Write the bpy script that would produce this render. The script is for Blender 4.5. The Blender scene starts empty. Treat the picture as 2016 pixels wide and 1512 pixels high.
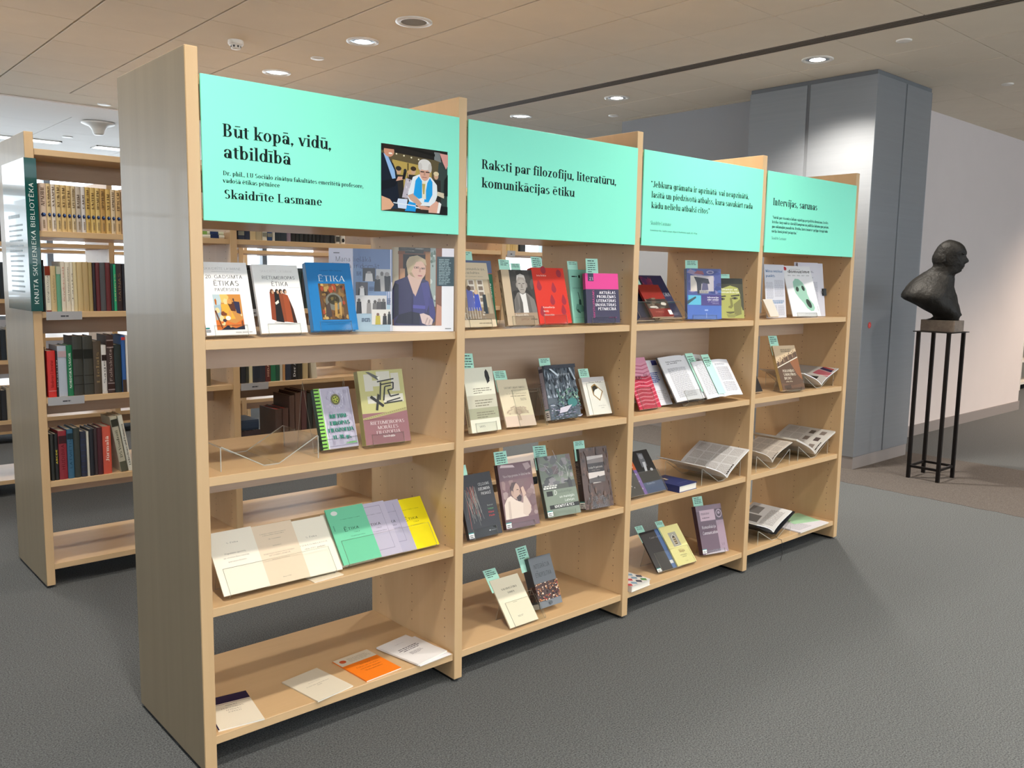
import bpy, math, random
from math import sin, cos, pi, radians
from mathutils import Vector, Matrix
from mathutils.geometry import tessellate_polygon

scene = bpy.context.scene
COL = scene.collection

# ------------------------------------------------------------------ camera
cam_data = bpy.data.cameras.new('camera')
cam = bpy.data.objects.new('camera', cam_data)
COL.objects.link(cam)
CAM_YAW, CAM_PITCH, CAM_ROLL, FOCAL_PX = 0.7277, 0.1236, 0.0164, 1688.59
cf = Vector((sin(CAM_YAW) * cos(CAM_PITCH), cos(CAM_YAW) * cos(CAM_PITCH), -sin(CAM_PITCH)))
cr0 = Vector((cos(CAM_YAW), -sin(CAM_YAW), 0))
cu0 = cr0.cross(cf)
cr = cr0 * cos(CAM_ROLL) + cu0 * sin(CAM_ROLL)
cu = cu0 * cos(CAM_ROLL) - cr0 * sin(CAM_ROLL)
cam.matrix_world = Matrix(((cr.x, cu.x, -cf.x, -0.9195), (cr.y, cu.y, -cf.y, -2.3695), (cr.z, cu.z, -cf.z, 1.4858), (0, 0, 0, 1)))
cam_data.sensor_width = 36.0
cam_data.lens = 36.0 * FOCAL_PX / 2016.0
cam_data.clip_start = 0.05
cam_data.clip_end = 100
scene.camera = cam

# ------------------------------------------------------------------ world, exposure
world = bpy.data.worlds.new('overcast_daylight')
scene.world = world
world.use_nodes = True
bg = world.node_tree.nodes['Background']
bg.inputs[0].default_value = (0.86, 0.92, 1.0, 1)
bg.inputs[1].default_value = 4.4
scene.view_settings.view_transform = 'Standard'
scene.view_settings.look = 'None'
scene.view_settings.gamma = 1
scene.view_settings.use_curve_mapping = False
scene.view_settings.exposure = 0.36
LAMP_WATTS = 125.0
LAMP_COLOUR = (1.0, 0.93, 0.83)
WARM_COLOUR = (1.0, 0.80, 0.63)

# ------------------------------------------------------------------ helpers
def lin(c):
    if isinstance(c, str):
        c = c.lstrip('#')
        c = tuple(int(c[i:i + 2], 16) / 255 for i in (0, 2, 4))
    return tuple(x / 12.92 if x <= 0.04045 else ((x + 0.055) / 1.055) ** 2.4 for x in c[:3])

MATS = {}
def mat(name, col, rough=0.6, metal=0.0, spec=0.5, coat=0.0, emit=0.0, noise=None, bump=None, emit_col=None):
    """plain principled material; noise = (scale xyz, amount, detail), bump = (scale, strength)"""
    if name in MATS:
        return MATS[name]
    m = bpy.data.materials.new(name)
    m.use_nodes = True
    nt = m.node_tree
    b = nt.nodes['Principled BSDF']
    c = lin(col)
    b.inputs['Base Color'].default_value = (*c, 1)
    b.inputs['Roughness'].default_value = rough
    b.inputs['Metallic'].default_value = metal
    b.inputs['Specular IOR Level'].default_value = spec
    b.inputs['Coat Weight'].default_value = coat
    if emit:
        b.inputs['Emission Color'].default_value = (*(emit_col or c), 1)
        b.inputs['Emission Strength'].default_value = emit
    if noise or bump:
        tc = nt.nodes.new('ShaderNodeTexCoord')
    if noise:
        (sx, sy, sz), amt, det = noise
        mp = nt.nodes.new('ShaderNodeMapping')
        mp.inputs['Scale'].default_value = (sx, sy, sz)
        nz = nt.nodes.new('ShaderNodeTexNoise')
        nz.inputs['Scale'].default_value = 1.0
        nz.inputs['Detail'].default_value = det
        nz.inputs['Roughness'].default_value = 0.65
        mx = nt.nodes.new('ShaderNodeMix')
        mx.data_type = 'RGBA'
        mx.inputs[6].default_value = (*[x * (1 - amt) for x in c], 1)
        mx.inputs[7].default_value = (*[min(1, x * (1 + amt)) for x in c], 1)
        nt.links.new(tc.outputs['Object'], mp.inputs[0])
        nt.links.new(mp.outputs[0], nz.inputs['Vector'])
        mr = nt.nodes.new('ShaderNodeMapRange')
        mr.inputs['From Min'].default_value = 0.32
        mr.inputs['From Max'].default_value = 0.68
        nt.links.new(nz.outputs[0], mr.inputs['Value'])
        nt.links.new(mr.outputs[0], mx.inputs[0])
        nt.links.new(mx.outputs[2], b.inputs['Base Color'])
    if bump:
        nb = nt.nodes.new('ShaderNodeTexNoise')
        nb.inputs['Scale'].default_value = bump[0]
        nb.inputs['Detail'].default_value = 4
        bp = nt.nodes.new('ShaderNodeBump')
        bp.inputs['Strength'].default_value = bump[1]
        bp.inputs['Distance'].default_value = 0.01
        nt.links.new(tc.outputs['Object'], nb.inputs['Vector'])
        nt.links.new(nb.outputs[0], bp.inputs['Height'])
        nt.links.new(bp.outputs[0], b.inputs['Normal'])
    MATS[name] = m
    return m

def wood(name, col, dark, scale, rough=0.42):
    """maple: long grain noise + faint cathedral rings, stretched along one axis"""
    m = bpy.data.materials.new(name)
    m.use_nodes = True
    nt = m.node_tree
    b = nt.nodes['Principled BSDF']
    tc = nt.nodes.new('ShaderNodeTexCoord')
    mp = nt.nodes.new('ShaderNodeMapping')
    mp.inputs['Scale'].default_value = scale
    n1 = nt.nodes.new('ShaderNodeTexNoise')
    n1.inputs['Scale'].default_value = 1.0
    n1.inputs['Detail'].default_value = 6
    n1.inputs['Roughness'].default_value = 0.6
    n1.inputs['Distortion'].default_value = 0.8
    n2 = nt.nodes.new('ShaderNodeTexNoise')
    n2.inputs['Scale'].default_value = 0.18
    n2.inputs['Detail'].default_value = 2
    mx = nt.nodes.new('ShaderNodeMix')
    mx.data_type = 'RGBA'
    mx.inputs[6].default_value = (*lin(dark), 1)
    mx.inputs[7].default_value = (*lin(col), 1)
    ad = nt.nodes.new('ShaderNodeMath')
    ad.operation = 'MULTIPLY_ADD'
    ad.inputs[1].default_value = 1.5
    ad.inputs[2].default_value = -0.25
    av = nt.nodes.new('ShaderNodeMath')
    av.operation = 'ADD'
    hf = nt.nodes.new('ShaderNodeMath')
    hf.operation = 'MULTIPLY'
    hf.inputs[1].default_value = 0.5
    L = nt.links.new
    L(tc.outputs['Object'], mp.inputs[0])
    L(mp.outputs[0], n1.inputs['Vector'])
    L(mp.outputs[0], n2.inputs['Vector'])
    L(n1.outputs[0], av.inputs[0])
    L(n2.outputs[0], av.inputs[1])
    L(av.outputs[0], hf.inputs[0])
    L(hf.outputs[0], ad.inputs[0])
    L(ad.outputs[0], mx.inputs[0])
    L(mx.outputs[2], b.inputs['Base Color'])
    b.inputs['Roughness'].default_value = rough
    b.inputs['Coat Weight'].default_value = 0.12
    b.inputs['Coat Roughness'].default_value = 0.25
    MATS[name] = m
    return m

def print_mat(name, rough, coat=0.0):
    m = bpy.data.materials.new(name)
    m.use_nodes = True
    nt = m.node_tree
    b = nt.nodes['Principled BSDF']
    a = nt.nodes.new('ShaderNodeVertexColor')
    a.layer_name = 'ink'
    nt.links.new(a.outputs[0], b.inputs['Base Color'])
    b.inputs['Roughness'].default_value = rough
    b.inputs['Coat Weight'].default_value = coat
    b.inputs['Specular IOR Level'].default_value = 0.2 if rough > 0.6 else 0.5
    MATS[name] = m
    return m

def acrylic(name, tint, gloss):
    m = bpy.data.materials.new(name)
    m.use_nodes = True
    nt = m.node_tree
    nt.nodes.remove(nt.nodes['Principled BSDF'])
    tr = nt.nodes.new('ShaderNodeBsdfTransparent')
    tr.inputs[0].default_value = (*tint, 1)
    gl = nt.nodes.new('ShaderNodeBsdfGlossy')
    gl.inputs['Roughness'].default_value = 0.05
    fr = nt.nodes.new('ShaderNodeFresnel')
    fr.inputs[0].default_value = 1.35
    mu = nt.nodes.new('ShaderNodeMath')
    mu.operation = 'MULTIPLY'
    mu.inputs[1].default_value = gloss
    mx = nt.nodes.new('ShaderNodeMixShader')
    nt.links.new(fr.outputs[0], mu.inputs[0])
    nt.links.new(mu.outputs[0], mx.inputs[0])
    nt.links.new(tr.outputs[0], mx.inputs[1])
    nt.links.new(gl.outputs[0], mx.inputs[2])
    nt.links.new(mx.outputs[0], nt.nodes['Material Output'].inputs[0])
    MATS[name] = m
    return m

WOOD_V = wood('maple_vertical_grain', '#d5b58a', '#c3a075', (22, 22, 1.4))
WOOD_H = wood('maple_horizontal_grain', '#d6b68b', '#c4a176', (1.4, 22, 22))
WOOD_B = wood('maple_back_board', '#c6aa92', '#a3866c', (1.4, 22, 22), 0.5)
INK = print_mat('printed_cover', 0.38, 0.1)
INK_MATT = print_mat('printed_paper', 0.75)
CLEAR = acrylic('clear_acrylic', (0.98, 0.985, 0.98), 0.25)
GLASS = acrylic('window_glass', (0.96, 0.98, 0.98), 0.8)
EDGE = mat('acrylic_cut_edge', '#aeaca2', 0.2, 0, 0.8)
PAPER = mat('book_paper', '#e9e3d6', 0.85)
BLACK = mat('black_plastic', '#141414', 0.5)

class MB:
    """collects polygons for ONE mesh"""
    def __init__(s):
        s.v, s.f, s.m, s.c = [], [], [], []
    def poly(s, pts, mi=0, col=None):
        n = len(s.v)
        s.v.extend(tuple(p) for p in pts)
        s.f.append(tuple(range(n, n + len(pts))))
        s.m.append(mi)
        s.c.append(col)
    def faces(s, vs, fs, mi=0, col=None):
        n = len(s.v)
        s.v.extend(tuple(p) for p in vs)
        for f in fs:
            s.f.append(tuple(i + n for i in f))
            s.m.append(mi)
            s.c.append(col)
    def hexa(s, p, mi=0, mis=None, col=None):
        """8 corners: bottom loop 0-3, top loop 4-7 (counter-clockwise from above)"""
        fs = [(3, 2, 1, 0), (4, 5, 6, 7), (0, 1, 5, 4), (1, 2, 6, 5), (2, 3, 7, 6), (3, 0, 4, 7)]
        n = len(s.v)
        s.v.extend(tuple(q) for q in p)
        for k, f in enumerate(fs):
            s.f.append(tuple(i + n for i in f))
            s.m.append(mis[k] if mis else mi)
            s.c.append(col)
    def box(s, x0, y0, z0, x1, y1, z1, mi=0, bev=0.0, col=None):
        if bev <= 0:
            s.hexa([(x0, y0, z0), (x1, y0, z0), (x1, y1, z0), (x0, y1, z0), (x0, y0, z1), (x1, y0, z1), (x1, y1, z1), (x0, y1, z1)], mi, None, col)
            return
        b = bev
        rings = []
        for z, i in ((z0, b), (z0 + b, 0), (z1 - b, 0), (z1, b)):
            X0, X1, Y0, Y1 = x0 + i, x1 - i, y0 + i, y1 - i
            if i == 0:
                r = [(X0 + b, Y0), (X1 - b, Y0), (X1, Y0 + b), (X1, Y1 - b), (X1 - b, Y1), (X0 + b, Y1), (X0, Y1 - b), (X0, Y0 + b)]
            else:
                r = [(X0, Y0), (X1, Y0), (X1, Y0), (X1, Y1), (X1, Y1), (X0, Y1), (X0, Y1), (X0, Y0)]
            rings.append([(px, py, z) for px, py in r])
        n = len(s.v)
        for r in rings:
            s.v.extend(r)
        for k in range(3):
            for i in range(8):
                j = (i + 1) % 8
                s.f.append((n + k * 8 + i, n + k * 8 + j, n + k * 8 + 8 + j, n + k * 8 + 8 + i)); s.m.append(mi); s.c.append(col)
        s.f.append((n + 6, n + 4, n + 2, n + 0)); s.m.append(mi); s.c.append(col)
        s.f.append((n + 24, n + 26, n + 28, n + 30)); s.m.append(mi); s.c.append(col)
    def lathe(s, prof, n=24, cx=0, cy=0, cz=0, mi=0, mis=None):
        a = len(s.v)
        for r, z in prof:
            for k in range(n):
                t = 2 * pi * k / n
                s.v.append((cx + r * cos(t), cy + r * sin(t), cz + z))
        for i in range(len(prof) - 1):
            for k in range(n):
                j = (k + 1) % n
                s.f.append((a + i * n + k, a + i * n + j, a + (i + 1) * n + j, a + (i + 1) * n + k))
                s.m.append(mis[i] if mis else mi)
                s.c.append(None)
    def tube(s, pts, r, n=6, mi=0):
        a = len(s.v)
        pts = [Vector(p) for p in pts]
        for i, p in enumerate(pts):
            d = (pts[min(i + 1, len(pts) - 1)] - pts[max(i - 1, 0)]).normalized()
            q = d.orthogonal().normalized()
            w = d.cross(q)
            for k in range(n):
                t = 2 * pi * k / n
                s.v.append(tuple(p + q * r * cos(t) + w * r * sin(t)))
        for i in range(len(pts) - 1):
            for k in range(n):
                j = (k + 1) % n
                s.f.append((a + i * n + k, a + i * n + j, a + (i + 1) * n + j, a + (i + 1) * n + k)); s.m.append(mi); s.c.append(None)
        s.f.append(tuple(a + k for k in reversed(range(n)))); s.m.append(mi); s.c.append(None)
        s.f.append(tuple(a + (len(pts) - 1) * n + k for k in range(n))); s.m.append(mi); s.c.append(None)
    def mesh(s, name, mats, smooth=False):
        me = bpy.data.meshes.new(name)
        me.from_pydata(s.v, [], s.f)
        for m in (mats if isinstance(mats, (list, tuple)) else [mats]):
            me.materials.append(m)
        if any(s.m):
            me.polygons.foreach_set('material_index', s.m)
        if any(c is not None for c in s.c):
            at = me.color_attributes.new('ink', 'FLOAT_COLOR', 'CORNER')
            buf = []
            for f, c in zip(s.f, s.c):
                c = c or (1, 1, 1)
                buf.extend((c[0], c[1], c[2], 1.0) * len(f))
            at.data.foreach_set('color', buf)
        if smooth:
            me.polygons.foreach_set('use_smooth', [True] * len(me.polygons))
        me.update()
        return me
    def build(s, name, mats, parent=None, smooth=False):
        o = bpy.data.objects.new(name, s.mesh(name, mats, smooth))
        COL.objects.link(o)
        o.parent = parent
        return o

def tag(o, label, cat, group=None):
    o['label'] = label
    o['category'] = cat
    if group:
        o['group'] = group
    return o

def empty(name, loc=(0, 0, 0), rz=0.0):
    o = bpy.data.objects.new(name, None)
    o.empty_display_size = 0.05
    o.location = loc
    o.rotation_euler = (0, 0, rz)
    COL.objects.link(o)
    return o

def struct(o):
    o['kind'] = 'structure'
    return o

def box_obj(name, x0, y0, z0, x1, y1, z1, m, parent=None, bev=0.0):
    b = MB()
    b.box(x0, y0, z0, x1, y1, z1, 0, bev)
    return b.build(name, m, parent)

# ------------------------------------------------------------------ lettering: a parametric roman (serif) and grotesque (sans)
class Glyph:
    def __init__(s, T, t, serif):
        s.T, s.t, s.se, s.p = T, t, serif, []
    def q(s, *pts): s.p.append(list(pts))
    def V(s, x, y0, y1): s.q((x, y0), (x + s.T, y0), (x + s.T, y1), (x, y1))
    def H(s, x0, x1, y, th=None):
        th = th or s.t
        s.q((x0, y), (x1, y), (x1, y + th), (x0, y + th))
    def S(s, x, y, l=1, r=1):
        """serif at stem left edge x; y is the stem end"""
        if s.se:
            y0 = y if y < 0.2 and y > -0.1 or y < -0.1 else y - s.t
            s.q((x - 0.05 * l, y0), (x + s.T + 0.05 * r, y0), (x + s.T + 0.05 * r, y0 + s.t * 0.9), (x - 0.05 * l, y0 + s.t * 0.9))
    def D(s, x0, y0, x1, y1, w):
        s.q((x0, y0), (x0 + w, y0), (x1 + w, y1), (x1, y1))
    def A(s, cx, cy, rx, ry, a0, a1, T=None, t=None):
        T = s.T if T is None else T
        t = s.t if t is None else t
        n = max(3, int(abs(a1 - a0) / 20))
        pr = None
        for k in range(n + 1):
            a = radians(a0 + (a1 - a0) * k / n)
            o = (cx + rx * cos(a), cy + ry * sin(a))
            i = (cx + max(rx - T, 0.001) * cos(a), cy + max(ry - t, 0.001) * sin(a))
            if pr:
                s.q(pr[0], o, i, pr[1])
            pr = (o, i)
    def dot(s, cx, cy, r):
        s.p.append([(cx + r * cos(2 * pi * k / 10), cy + r * sin(2 * pi * k / 10)) for k in range(10)])
    def ball(s, cx, cy):
        if s.se: s.dot(cx, cy, s.T * 0.45)

BASE = {'ā': 'a-', 'ē': 'e-', 'ī': 'i-', 'ū': 'u-', 'ō': 'o-', 'Ā': 'A-', 'Ē': 'E-', 'Ī': 'I-', 'Ū': 'U-', 'š': 's^', 'ž': 'z^', 'č': 'c^', 'Š': 'S^', 'Ž': 'Z^', 'Č': 'C^',
        'ņ': 'n,', 'ļ': 'l,', 'ķ': 'k,', 'ģ': 'g`', 'Ņ': 'N,', 'Ļ': 'L,', 'Ķ': 'K,', 'А': 'A', 'В': 'B', 'Е': 'E', 'К': 'K', 'М': 'M', 'Н': 'H', 'О': 'O', 'Р': 'P', 'С': 'C', 'Т': 'T', 'Х': 'X'}
_cache = {}
def glyph(ch, T, t, serif):
    key = (ch, T, t, serif)
    if key in _cache:
        return _cache[key]
    g = Glyph(T, t, serif)
    mark = ''
    c = ch
    if c in BASE:
        b = BASE[c]
        c, mark = b[0], b[1:]
    adv = 0.4
    if c == ' ': adv = 0.2
    elif c == 'a':
        g.V(.27, 0, .33); g.A(.358 - .15, .33, .15 + T - .088, .16, 0, 155); g.A(.185, .135, .145, .145, 0, 360); g.ball(.095, .36)
        if serif: g.H(.3, .41, 0)
        adv = .42
    elif c == 'b': g.V(.06, 0, .74); g.A(.245, .24, .175, .25, 0, 360); g.S(.06, .74, 1, 0); adv = .45
    elif c == 'c': g.A(.22, .24, .185, .25, 45, 315); g.ball(.33, .365); adv = .40
    elif c == 'd': g.A(.21, .24, .175, .25, 0, 360); g.V(.30, 0, .74); g.S(.3, .74, 1, 0); g.S(.3, 0, 0, 1); adv = .45
    elif c == 'e': g.A(.22, .24, .185, .25, 0, 318); g.H(.06, .395, .24); adv = .43
    elif c == 'f': g.V(.10, 0, .6); g.A(.10 + .135, .59, .135, .155, 55, 180); g.H(.02, .29, .45); g.S(.10, 0); g.ball(.3, .69); adv = .29
    elif c == 'g': g.A(.2, .25, .165, .24, 0, 360); g.V(.285, -.06, .48); g.A(.205, -.05, .168, .15, 180, 360); adv = .43
    elif c == 'h': g.V(.06, 0, .74); g.S(.06, .74, 1, 0); g.A(.2, .31, .165, .18, 0, 150); g.V(.365 - T, 0, .32); g.S(.06, 0); g.S(.365 - T, 0); adv = .43
    elif c in 'ij':
        if c == 'i': g.V(.07, 0, .48); g.S(.07, 0)
        else: g.V(.07, -.08, .48); g.A(.07 + T - .13, -.07, .13, .14, 270, 360)
        g.S(.07, .48, 1, 0)
        if mark != '-': g.dot(.07 + T / 2, .63, T * .62)
        adv = .23
    elif c == 'k': g.V(.06, 0, .74); g.S(.06, .74, 1, 0); g.S(.06, 0); g.D(.14, .2, .31, .48, t * 1.4); g.D(.30, 0, .17, .28, T * 1.1); g.S(.31, .48, 1, .6); g.S(.30, 0); adv = .44
    elif c == 'l': g.V(.07, 0, .74); g.S(.07, .74, 1, 0); g.S(.07, 0); adv = .23
    elif c == 'm':
        g.V(.06, 0, .48); g.S(.06, .48, 1, 0); g.S(.06, 0)
        for k in (0, 1):
            x = .06 + .215 * k
            g.A(x + .1495, .31, .1535, .18, 0, 150); g.V(x + .303 - T, 0, .32); g.S(x + .303 - T, 0)
        adv = .64
    elif c == 'n': g.V(.06, 0, .48); g.S(.06, .48, 1, 0); g.A(.2, .31, .165, .18, 0, 150); g.V(.365 - T, 0, .32); g.S(.06, 0); g.S(.365 - T, 0); adv = .43
    elif c == 'o': g.A(.22, .24, .19, .25, 0, 360); adv = .44
    elif c == 'p': g.V(.06, -.2, .48); g.S(.06, -.2); g.S(.06, .48, 1, 0); g.A(.245, .24, .175, .25, 0, 360); adv = .45
    elif c == 'q': g.V(.3, -.2, .48); g.S(.3, -.2); g.A(.21, .24, .175, .25, 0, 360); adv = .45
    elif c == 'r': g.V(.06, 0, .48); g.S(.06, .48, 1, 0); g.S(.06, 0); g.A(.2, .31, .14, .18, 40, 150); g.ball(.3, .43); adv = .32
    elif c == 's': g.A(.18, .36, .14, .125, 35, 265, T * .95); g.A(.18, .13, .15, .135, 215, 445, T * .95); adv = .35
    elif c == 't': g.V(.09, .1, .6); g.A(.09 + .12, .12, .12, .13, 180, 310); g.H(.02, .29, .45); adv = .29
    elif c == 'u': g.V(.06, .16, .48); g.S(.06, .48, 1, 0); g.A(.2, .17, .14, .18, 180, 345); g.V(.31, 0, .48); g.S(.31, .48, 1, 0); g.S(.31, 0, 0, 1); adv = .44
    elif c == 'v': g.D(.16, 0, .02, .48, T * 1.05); g.D(.18, 0, .33, .48, t * 1.3); g.S(.02, .48, .3, .5); g.S(.3, .48, .3, .2); adv = .40
    elif c == 'w': g.D(.14, 0, .02, .48, T); g.D(.16, 0, .27, .48, t * 1.3); g.D(.36, 0, .25, .48, T); g.D(.38, 0, .5, .48, t * 1.3); adv = .57
    elif c == 'x': g.D(.28, 0, .03, .48, T * 1.1); g.D(.03, 0, .31, .48, t * 1.3); adv = .40
    elif c == 'y': g.D(.16, 0, .02, .48, T * 1.05); g.D(.10, -.2, .33, .48, t * 1.3); adv = .40
    elif c == 'z': g.H(.03, .34, 0, t * 1.2); g.H(.03, .34, .48 - t * 1.2, t * 1.2); g.D(.03, 0, .34 - T * 1.1, .48, T * 1.1); adv = .38
    elif c == 'A': g.D(.37, 0, .21, .7, T * 1.15); g.D(.02, 0, .22, .7, t * 1.3); g.H(.10, .40, .22); g.S(.02, 0, .8, 0); g.S(.38, 0); adv = .54
    elif c == 'B': g.V(.07, 0, .7); g.S(.07, 0, 1, 0); g.S(.07, .7, 1, 0); g.A(.24, .53, .165, .17, -90, 90); g.A(.24, .185, .19, .185, -90, 90); g.H(.1, .25, .7 - t); g.H(.1, .25, .35); g.H(.1, .25, 0); adv = .48
    elif c == 'C': g.A(.27, .35, .24, .36, 45, 315); adv = .51
    elif c == 'D': g.V(.07, 0, .7); g.S(.07, 0, 1, 0); g.S(.07, .7, 1, 0); g.A(.2, .35, .31, .35, -90, 90); g.H(.1, .21, .7 - t); g.H(.1, .21, 0); adv = .56
    elif c in 'EF':
        g.V(.07, 0, .7); g.S(.07, 0); g.S(.07, .7, 1, 0); g.H(.07, .40, .7 - t); g.H(.07, .34, .35)
        if c == 'E': g.H(.07, .42, 0)
        if serif: g.q((.38, .55), (.40, .55), (.40, .7), (.36, .7))
        adv = .46
    elif c == 'G': g.A(.27, .35, .24, .36, 45, 330); g.V(.41, .02, .32); g.H(.33, .5, .3); adv = .55
    elif c == 'H': g.V(.07, 0, .7); g.V(.39, 0, .7); g.H(.1, .42, .34); [g.S(x, y) for x in (.07, .39) for y in (0, .7)]; adv = .56
    elif c == 'I': g.V(.07, 0, .7); g.S(.07, 0); g.S(.07, .7); adv = .24
    elif c == 'J': g.V(.2, .12, .7); g.A(.2 + T - .15, .13, .15, .15, 200, 360); g.S(.2, .7); adv = .36
    elif c == 'K': g.V(.07, 0, .7); g.S(.07, 0); g.S(.07, .7); g.D(.15, .28, .40, .7, t * 1.4); g.D(.38, 0, .2, .42, T * 1.1); g.S(.39, 0); g.S(.38, .7, .8, .3); adv = .54
    elif c == 'L': g.V(.07, 0, .7); g.S(.07, 0, 1, 0); g.S(.07, .7); g.H(.07, .40, 0); adv = .44
    elif c == 'M': g.V(.06, 0, .7) if not serif else g.q((.06, 0), (.06 + t * 1.2, 0), (.06 + t * 1.2, .7), (.06, .7)); g.V(.56 - T, 0, .7); g.D(.27, 0, .06, .7, T); g.D(.29, 0, .50, .7, t * 1.3); g.S(.56 - T, 0); adv = .63
    elif c == 'N': g.q((.07, 0), (.07 + max(t * 1.2, T if not serif else 0), 0), (.07 + max(t * 1.2, T if not serif else 0), .7), (.07, .7)); g.q((.45, 0), (.45 + t * 1.2, 0), (.45 + t * 1.2, .7), (.45, .7)); g.D(.45 - T * .6, 0, .06, .7, T * 1.1); adv = .55
    elif c == 'O': g.A(.29, .35, .26, .36, 0, 360); adv = .58
    elif c == 'P': g.V(.07, 0, .7); g.S(.07, 0); g.S(.07, .7, 1, 0); g.A(.24, .51, .18, .19, -90, 90); g.H(.1, .25, .7 - t); g.H(.1, .25, .32); adv = .46
    elif c == 'Q': g.A(.29, .35, .26, .36, 0, 360); g.D(.45, -.08, .3, .15, T); adv = .58
    elif c == 'R': g.V(.07, 0, .7); g.S(.07, 0); g.S(.07, .7, 1, 0); g.A(.24, .52, .175, .18, -90, 90); g.H(.1, .25, .7 - t); g.H(.1, .25, .34); g.D(.36, 0, .22, .36, T * 1.1); g.S(.37, 0, 0, 1); adv = .50
    elif c == 'S': g.A(.22, .53, .17, .18, 35, 265); g.A(.22, .185, .18, .195, 215, 445); adv = .43
    elif c == 'T': g.V(.2, 0, .7); g.S(.2, 0); g.H(.02, .46, .7 - t); adv = .48
    elif c == 'U': g.V(.07, .2, .7); g.S(.07, .7); g.A(.265, .22, .195, .23, 180, 360); g.V(.46 - T, .2, .7); g.S(.46 - T, .7); adv = .53
    elif c == 'V': g.D(.22, 0, .02, .7, T * 1.1); g.D(.25, 0, .45, .7, t * 1.3); g.S(.02, .7); g.S(.42, .7, .6, .3); adv = .50
    elif c == 'X': g.D(.36, 0, .04, .7, T * 1.1); g.D(.03, 0, .41, .7, t * 1.4); adv = .50
    elif c == 'Z': g.H(.03, .43, 0, t * 1.2); g.H(.03, .43, .7 - t * 1.2, t * 1.2); g.D(.03, 0, .43 - T * 1.1, .7, T * 1.1); adv = .47
    elif c == 'Л': g.D(.03, 0, .17, .7, t * 1.3); g.V(.38, 0, .7); g.H(.16, .4, .7 - t); adv = .52
    elif c == 'П': g.V(.07, 0, .7); g.V(.38, 0, .7); g.H(.07, .42, .7 - t); adv = .53
    elif c == 'И': g.V(.07, 0, .7); g.V(.40, 0, .7); g.D(.1, 0, .38, .7, t * 1.4); adv = .55
    elif c == 'Ы': g.V(.07, 0, .7); g.A(.2, .2, .15, .2, -90, 90); g.H(.1, .21, .4 - t); g.H(.1, .21, 0); g.V(.43, 0, .7); adv = .58
    elif c == 'Ь': g.V(.07, 0, .7); g.A(.22, .2, .18, .2, -90, 90); g.H(.1, .23, .4 - t); g.H(.1, .23, 0); adv = .46
    elif c == 'Б': g.V(.07, 0, .7); g.A(.22, .2, .18, .2, -90, 90); g.H(.1, .23, .4 - t); g.H(.1, .23, 0); g.H(.07, .38, .7 - t); adv = .46
    elif c == 'Я': g.V(.36, 0, .7); g.A(.26, .52, .175, .18, 90, 270); g.H(.25, .4, .7 - t); g.H(.25, .4, .34); g.D(.05, 0, .2, .36, T); adv = .5
    elif c == 'Ц': g.V(.07, 0, .7); g.V(.36, 0, .7); g.H(.07, .5, 0); g.V(.44, -.1, .02); adv = .55
    elif c == 'Д': g.D(.08, 0, .17, .7, t * 1.3); g.V(.36, 0, .7); g.H(.02, .5, 0); g.H(.16, .4, .7 - t); adv = .53
    elif c == 'У': g.D(.1, 0, .42, .7, t * 1.5); g.D(.24, .25, .03, .7, T); adv = .48
    elif c == 'З': g.A(.2, .53, .17, .18, -90, 140); g.A(.2, .185, .18, .185, -140, 90); adv = .43
    elif c == 'Ш': [g.V(x, 0, .7) for x in (.06, .27, .48)]; g.H(.06, .55, 0); adv = .63
    elif c == '.': g.dot(.1, .045, T * .6); adv = .2
    elif c == ',': g.dot(.1, .045, T * .6); g.q((.08, .02), (.155, .04), (.09, -.12), (.065, -.11)); adv = .2
    elif c == '-': g.H(.04, .24, .22, max(t, .05)); adv = .28
    elif c in '“”"\'':
        for x in ((.06, .18) if c != "'" else (.06,)): g.dot(x + .03, .63, T * .5); g.q((x, .6), (x + .07, .6), (x + .03, .5), (x + .01, .5))
        adv = .3 if c != "'" else .16
    elif c == '/': g.D(.02, -.05, .22, .75, t * 1.3); adv = .28
    elif c == '!': g.V(.07, .2, .7); g.dot(.07 + T / 2, .05, T * .6); adv = .22
    elif c == '0': g.A(.2, .35, .17, .36, 0, 360); adv = .41
    elif c == '1': g.V(.15, 0, .7); g.S(.15, 0); g.D(.04, .52, .14, .7, t * 1.5); adv = .36
    elif c == '2': g.A(.2, .51, .17, .2, -20, 170); g.D(.03, 0, .31 - T * .3, .46, T); g.H(.03, .38, 0, t * 1.4); adv = .41
    elif c == '3': g.A(.19, .53, .16, .18, -90, 140); g.A(.19, .185, .18, .185, -140, 90); adv = .41
    elif c == '4': g.V(.24, 0, .7); g.D(.02, .18, .22, .7, t * 1.4); g.H(.02, .4, .17, t * 1.3); adv = .42
    elif c == '5': g.H(.07, .36, .7 - t * 1.3, t * 1.3); g.q((.07, .35), (.07 + t * 1.3, .35), (.07 + t * 1.3, .7), (.07, .7)); g.A(.19, .22, .18, .22, -140, 120); adv = .41
    elif c in '69': g.A(.2, .2 if c == '6' else .5, .17, .2, 0, 360); g.A(.2, .35, .17, .36, *((90, 180) if c == '6' else (270, 360))); adv = .41
    elif c == '7': g.H(.03, .38, .7 - t * 1.3, t * 1.3); g.D(.1, 0, .38 - T, .7, T); adv = .40
    elif c == '8': g.A(.2, .53, .15, .18, 0, 360); g.A(.2, .185, .17, .19, 0, 360); adv = .41
    else: g.A(.2, .25, .15, .24, 0, 360); adv = .42
    top = .80 if c.isupper() else .60
    mid = adv / 2 - .005
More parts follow.
